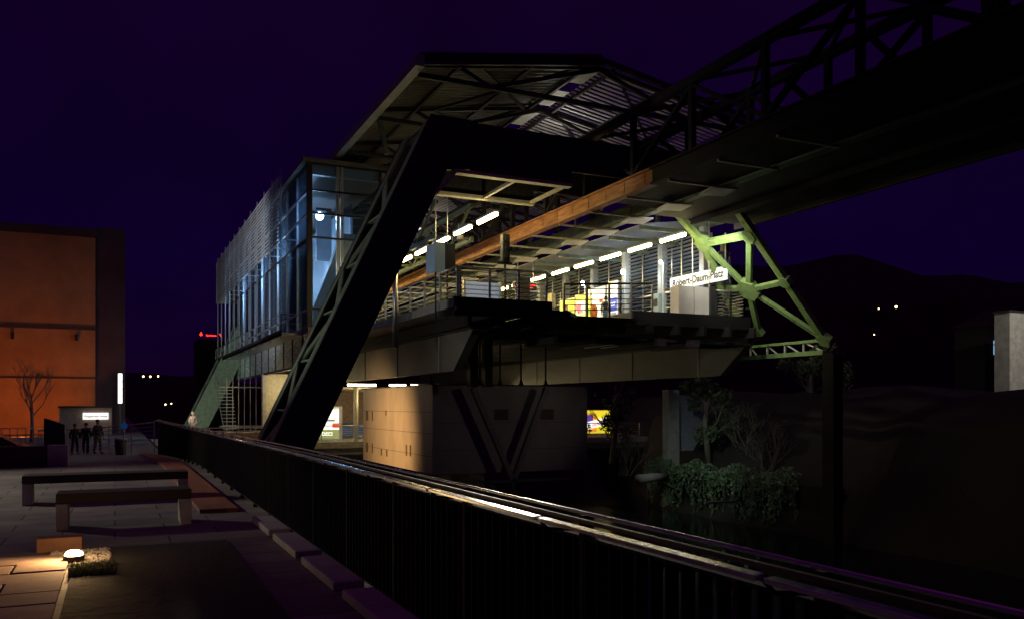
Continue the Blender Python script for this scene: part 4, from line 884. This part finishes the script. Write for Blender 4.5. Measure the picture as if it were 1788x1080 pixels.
tree('leafy tree beside the pale concrete pillar under the girder end', (33.4, 42.5, -3.6), 5.2, 16, 1, .12, 2600)
tree('small tree with drooping branches left of the concrete pillar', (31.0, 50, -4), 5.0, 12, 2, .11, 1700)
tree('dark tree below the foot of the green leg', (38.6, 39, -1), 4.6, 14, 3, .12, 2000)
for bx, by, bz, sd, lab in ((30.2, 47, -4.6, 21, 'tangled leafless bush left of the concrete pillar'), (33.0, 37, -4.0, 22, 'tangled leafless bush above the hanging ivy'), (34.5, 40.5, -3.0, 23, 'tall tangled leafless bush behind the hanging ivy')):
    rr = random.Random(sd); t = T('bare_bush', lab, 'bush', (bx, by, bz), 'trees and bushes on the right bank'); m = MB()
    for k in range(7): limb(m, V((bx+rr.uniform(-.3, .3), by+rr.uniform(-.5, .5), bz)), V((rr.uniform(-.7, .7), rr.uniform(-.7, .7), 1)).normalized(), rr.uniform(1.0, 1.6), .035, 3, rr, .1)
    m.build('branches', 'bark', t); m = MB()
    for k in range(26): leaves(m, (bx+rr.uniform(-1.1, 1.1), by+rr.uniform(-1.1, 1.1), bz+rr.uniform(.8, 3.1)), .32, 16, .06, rr)
    m.build('leaves', 'leaf', t)
m = MB(); rr = random.Random(9)
def ivyleaf(x, y, z):
    q = V((x, y, z)); a = V((-1, -.5, .4)) + V((rr.gauss(0, .6), rr.gauss(0, .6), rr.gauss(0, .6))); a.normalize(); b = a.orthogonal().normalized(); u = a.cross(b); k = rr.uniform(.028, .10)
    m.add([q-b*k, q-u*k*.7, q+b*k, q+u*k*.7], [(0, 1, 2, 3)])
for i in range(3200):
    y = rr.uniform(33.5, 46.8); e = rr.random()**1.6; ivyleaf(31.95-.35*math.sin(e*2.6)+rr.uniform(-.3, .3)+.15*math.sin(y*2.1), y, -3.55-.9*e+.22*math.sin(y*1.7)+.1*math.sin(y*5))
for i in range(210):
    y = rr.uniform(33.5, 46.8); x = 31.8+rr.uniform(-.35, .2); L = rr.uniform(.5, 2.9)*(1 if rr.random() < .7 else .4); n_ = int(L*22); ph = rr.uniform(0, 6)
    for k in range(n_): ivyleaf(x+.06*math.sin(k*.5+ph)+rr.uniform(-.05, .05), y+rr.uniform(-.07, .07)+.1*math.sin(k*.2+ph), -3.9-L*k/n_)
tag(m.build('ivy', 'ivyl', None), 'dense hanging ivy covering the river wall on the right bank', 'ivy')['kind'] = 'stuff'
def sprig(label, x, y, seed):
    rr = random.Random(seed); t = T('leafy_plant', label, 'plant', (x, y, -2.6), 'plants showing through the fence')
    m = MB(); m.tube([(x, y, -2.6), (x+.03, y, -1.3), (x+.08, y, -.82)], .012, 5); m.build('stem', 'bark', t); m = MB(); leaves(m, (x+.06, y, -.86), .17, 46, .045, rr, (1.1, 1, .6)); m.build('leaves', 'ivyl', t)
sprig('small leafy plant tip just above the bright handrail, left of two', 2.8, 3.95, 1); sprig('small leafy plant tip just above the bright handrail, right of two', 2.9, 3.55, 2)
lamp('plant_glow', 'SPOT', (2.2, 8, 1.5), (2.9, 3.7, -.9), 40, (.8, 1, .9), .1, 22, .6)
t = T('rendered_house', 'pale rendered house corner at the right edge of the picture', 'house', (62, 41, 0))
MB().box((59.7, 41, -1), (70, 42.2, 6.85)).build('wall', mat('grey_render', (.42, .42, .40), .9, 0, .25, 2, .2), t); MB().box((59.6, 40.9, 6.85), (70.2, 42.3, 7.0)).build('roof_edge', 'dsteel', t)
lamp('house_wall_light', 'SPOT', (58, 32, 9), (61.5, 41, 4), 2200, NEU, .2, 60, .8)
t = T('dark_house', 'unlit house with one blue lit window near the right edge', 'house', (72, 50, 2))
MB().box((69.5, 50, -1), (80, 53, 7)).build('wall', 'soil', t); MB().prism([(69.2, 7), (80.3, 7), (74.2, 9)], 1, 49.7, 53.3).build('roof', 'soil', t)
w = MB().box((70.6, 49.93, 4.5), (72.2, 49.99, 5.75)).build('window', mat('lit_window_blue', (.3,.5,.7), emit=(.30, .55, .85), es=.8), t); MB().box((70.5, 49.88, 5.33), (72.3, 49.93, 5.42)).build('glazing_bar', 'dark', w)
for i, (x, y, z, e, lab) in enumerate(((0, 0, 0, 1, ''),)): pass
pts = [(234, 200, 32.5, .75, 'brightest of the pair of hillside lamps right of the green leg'), (226, 200, 31.5, .35, 'fainter of the pair of hillside lamps right of the green leg'), (224, 200, 23.0, .35, 'small lamp below the pair on the dark hillside'),
       (284, 200, 31, .6, 'single warm lamp on the dark hillside toward the right edge'), (6.4, 230, 7.2, .4, 'lamp in the row of lights beyond the plaza, left'), (8.0, 230, 7.2, .4, 'lamp in the row of lights beyond the plaza, middle'), (9.8, 230, 7.3, .35, 'lamp in the row of lights beyond the plaza, right'),
       (10.0, 200, 0.2, .3, 'low cool lamp beyond the plaza left of the far leg'), (11.2, 200, .4, .25, 'lower right lamp beyond the plaza near the far leg')]
for x, y, z, r, lab in pts:
    t = T('distant_lamp', lab, 'street lamp', (x, y, z), 'distant street lamps'); MB().ball((x, y, z), r*.55, 8).build('globe', 'spark', t, True); MB().tube([(x, y+.1, z-6), (x, y+.1, z)], .1, 5).build('post', 'dark', t)
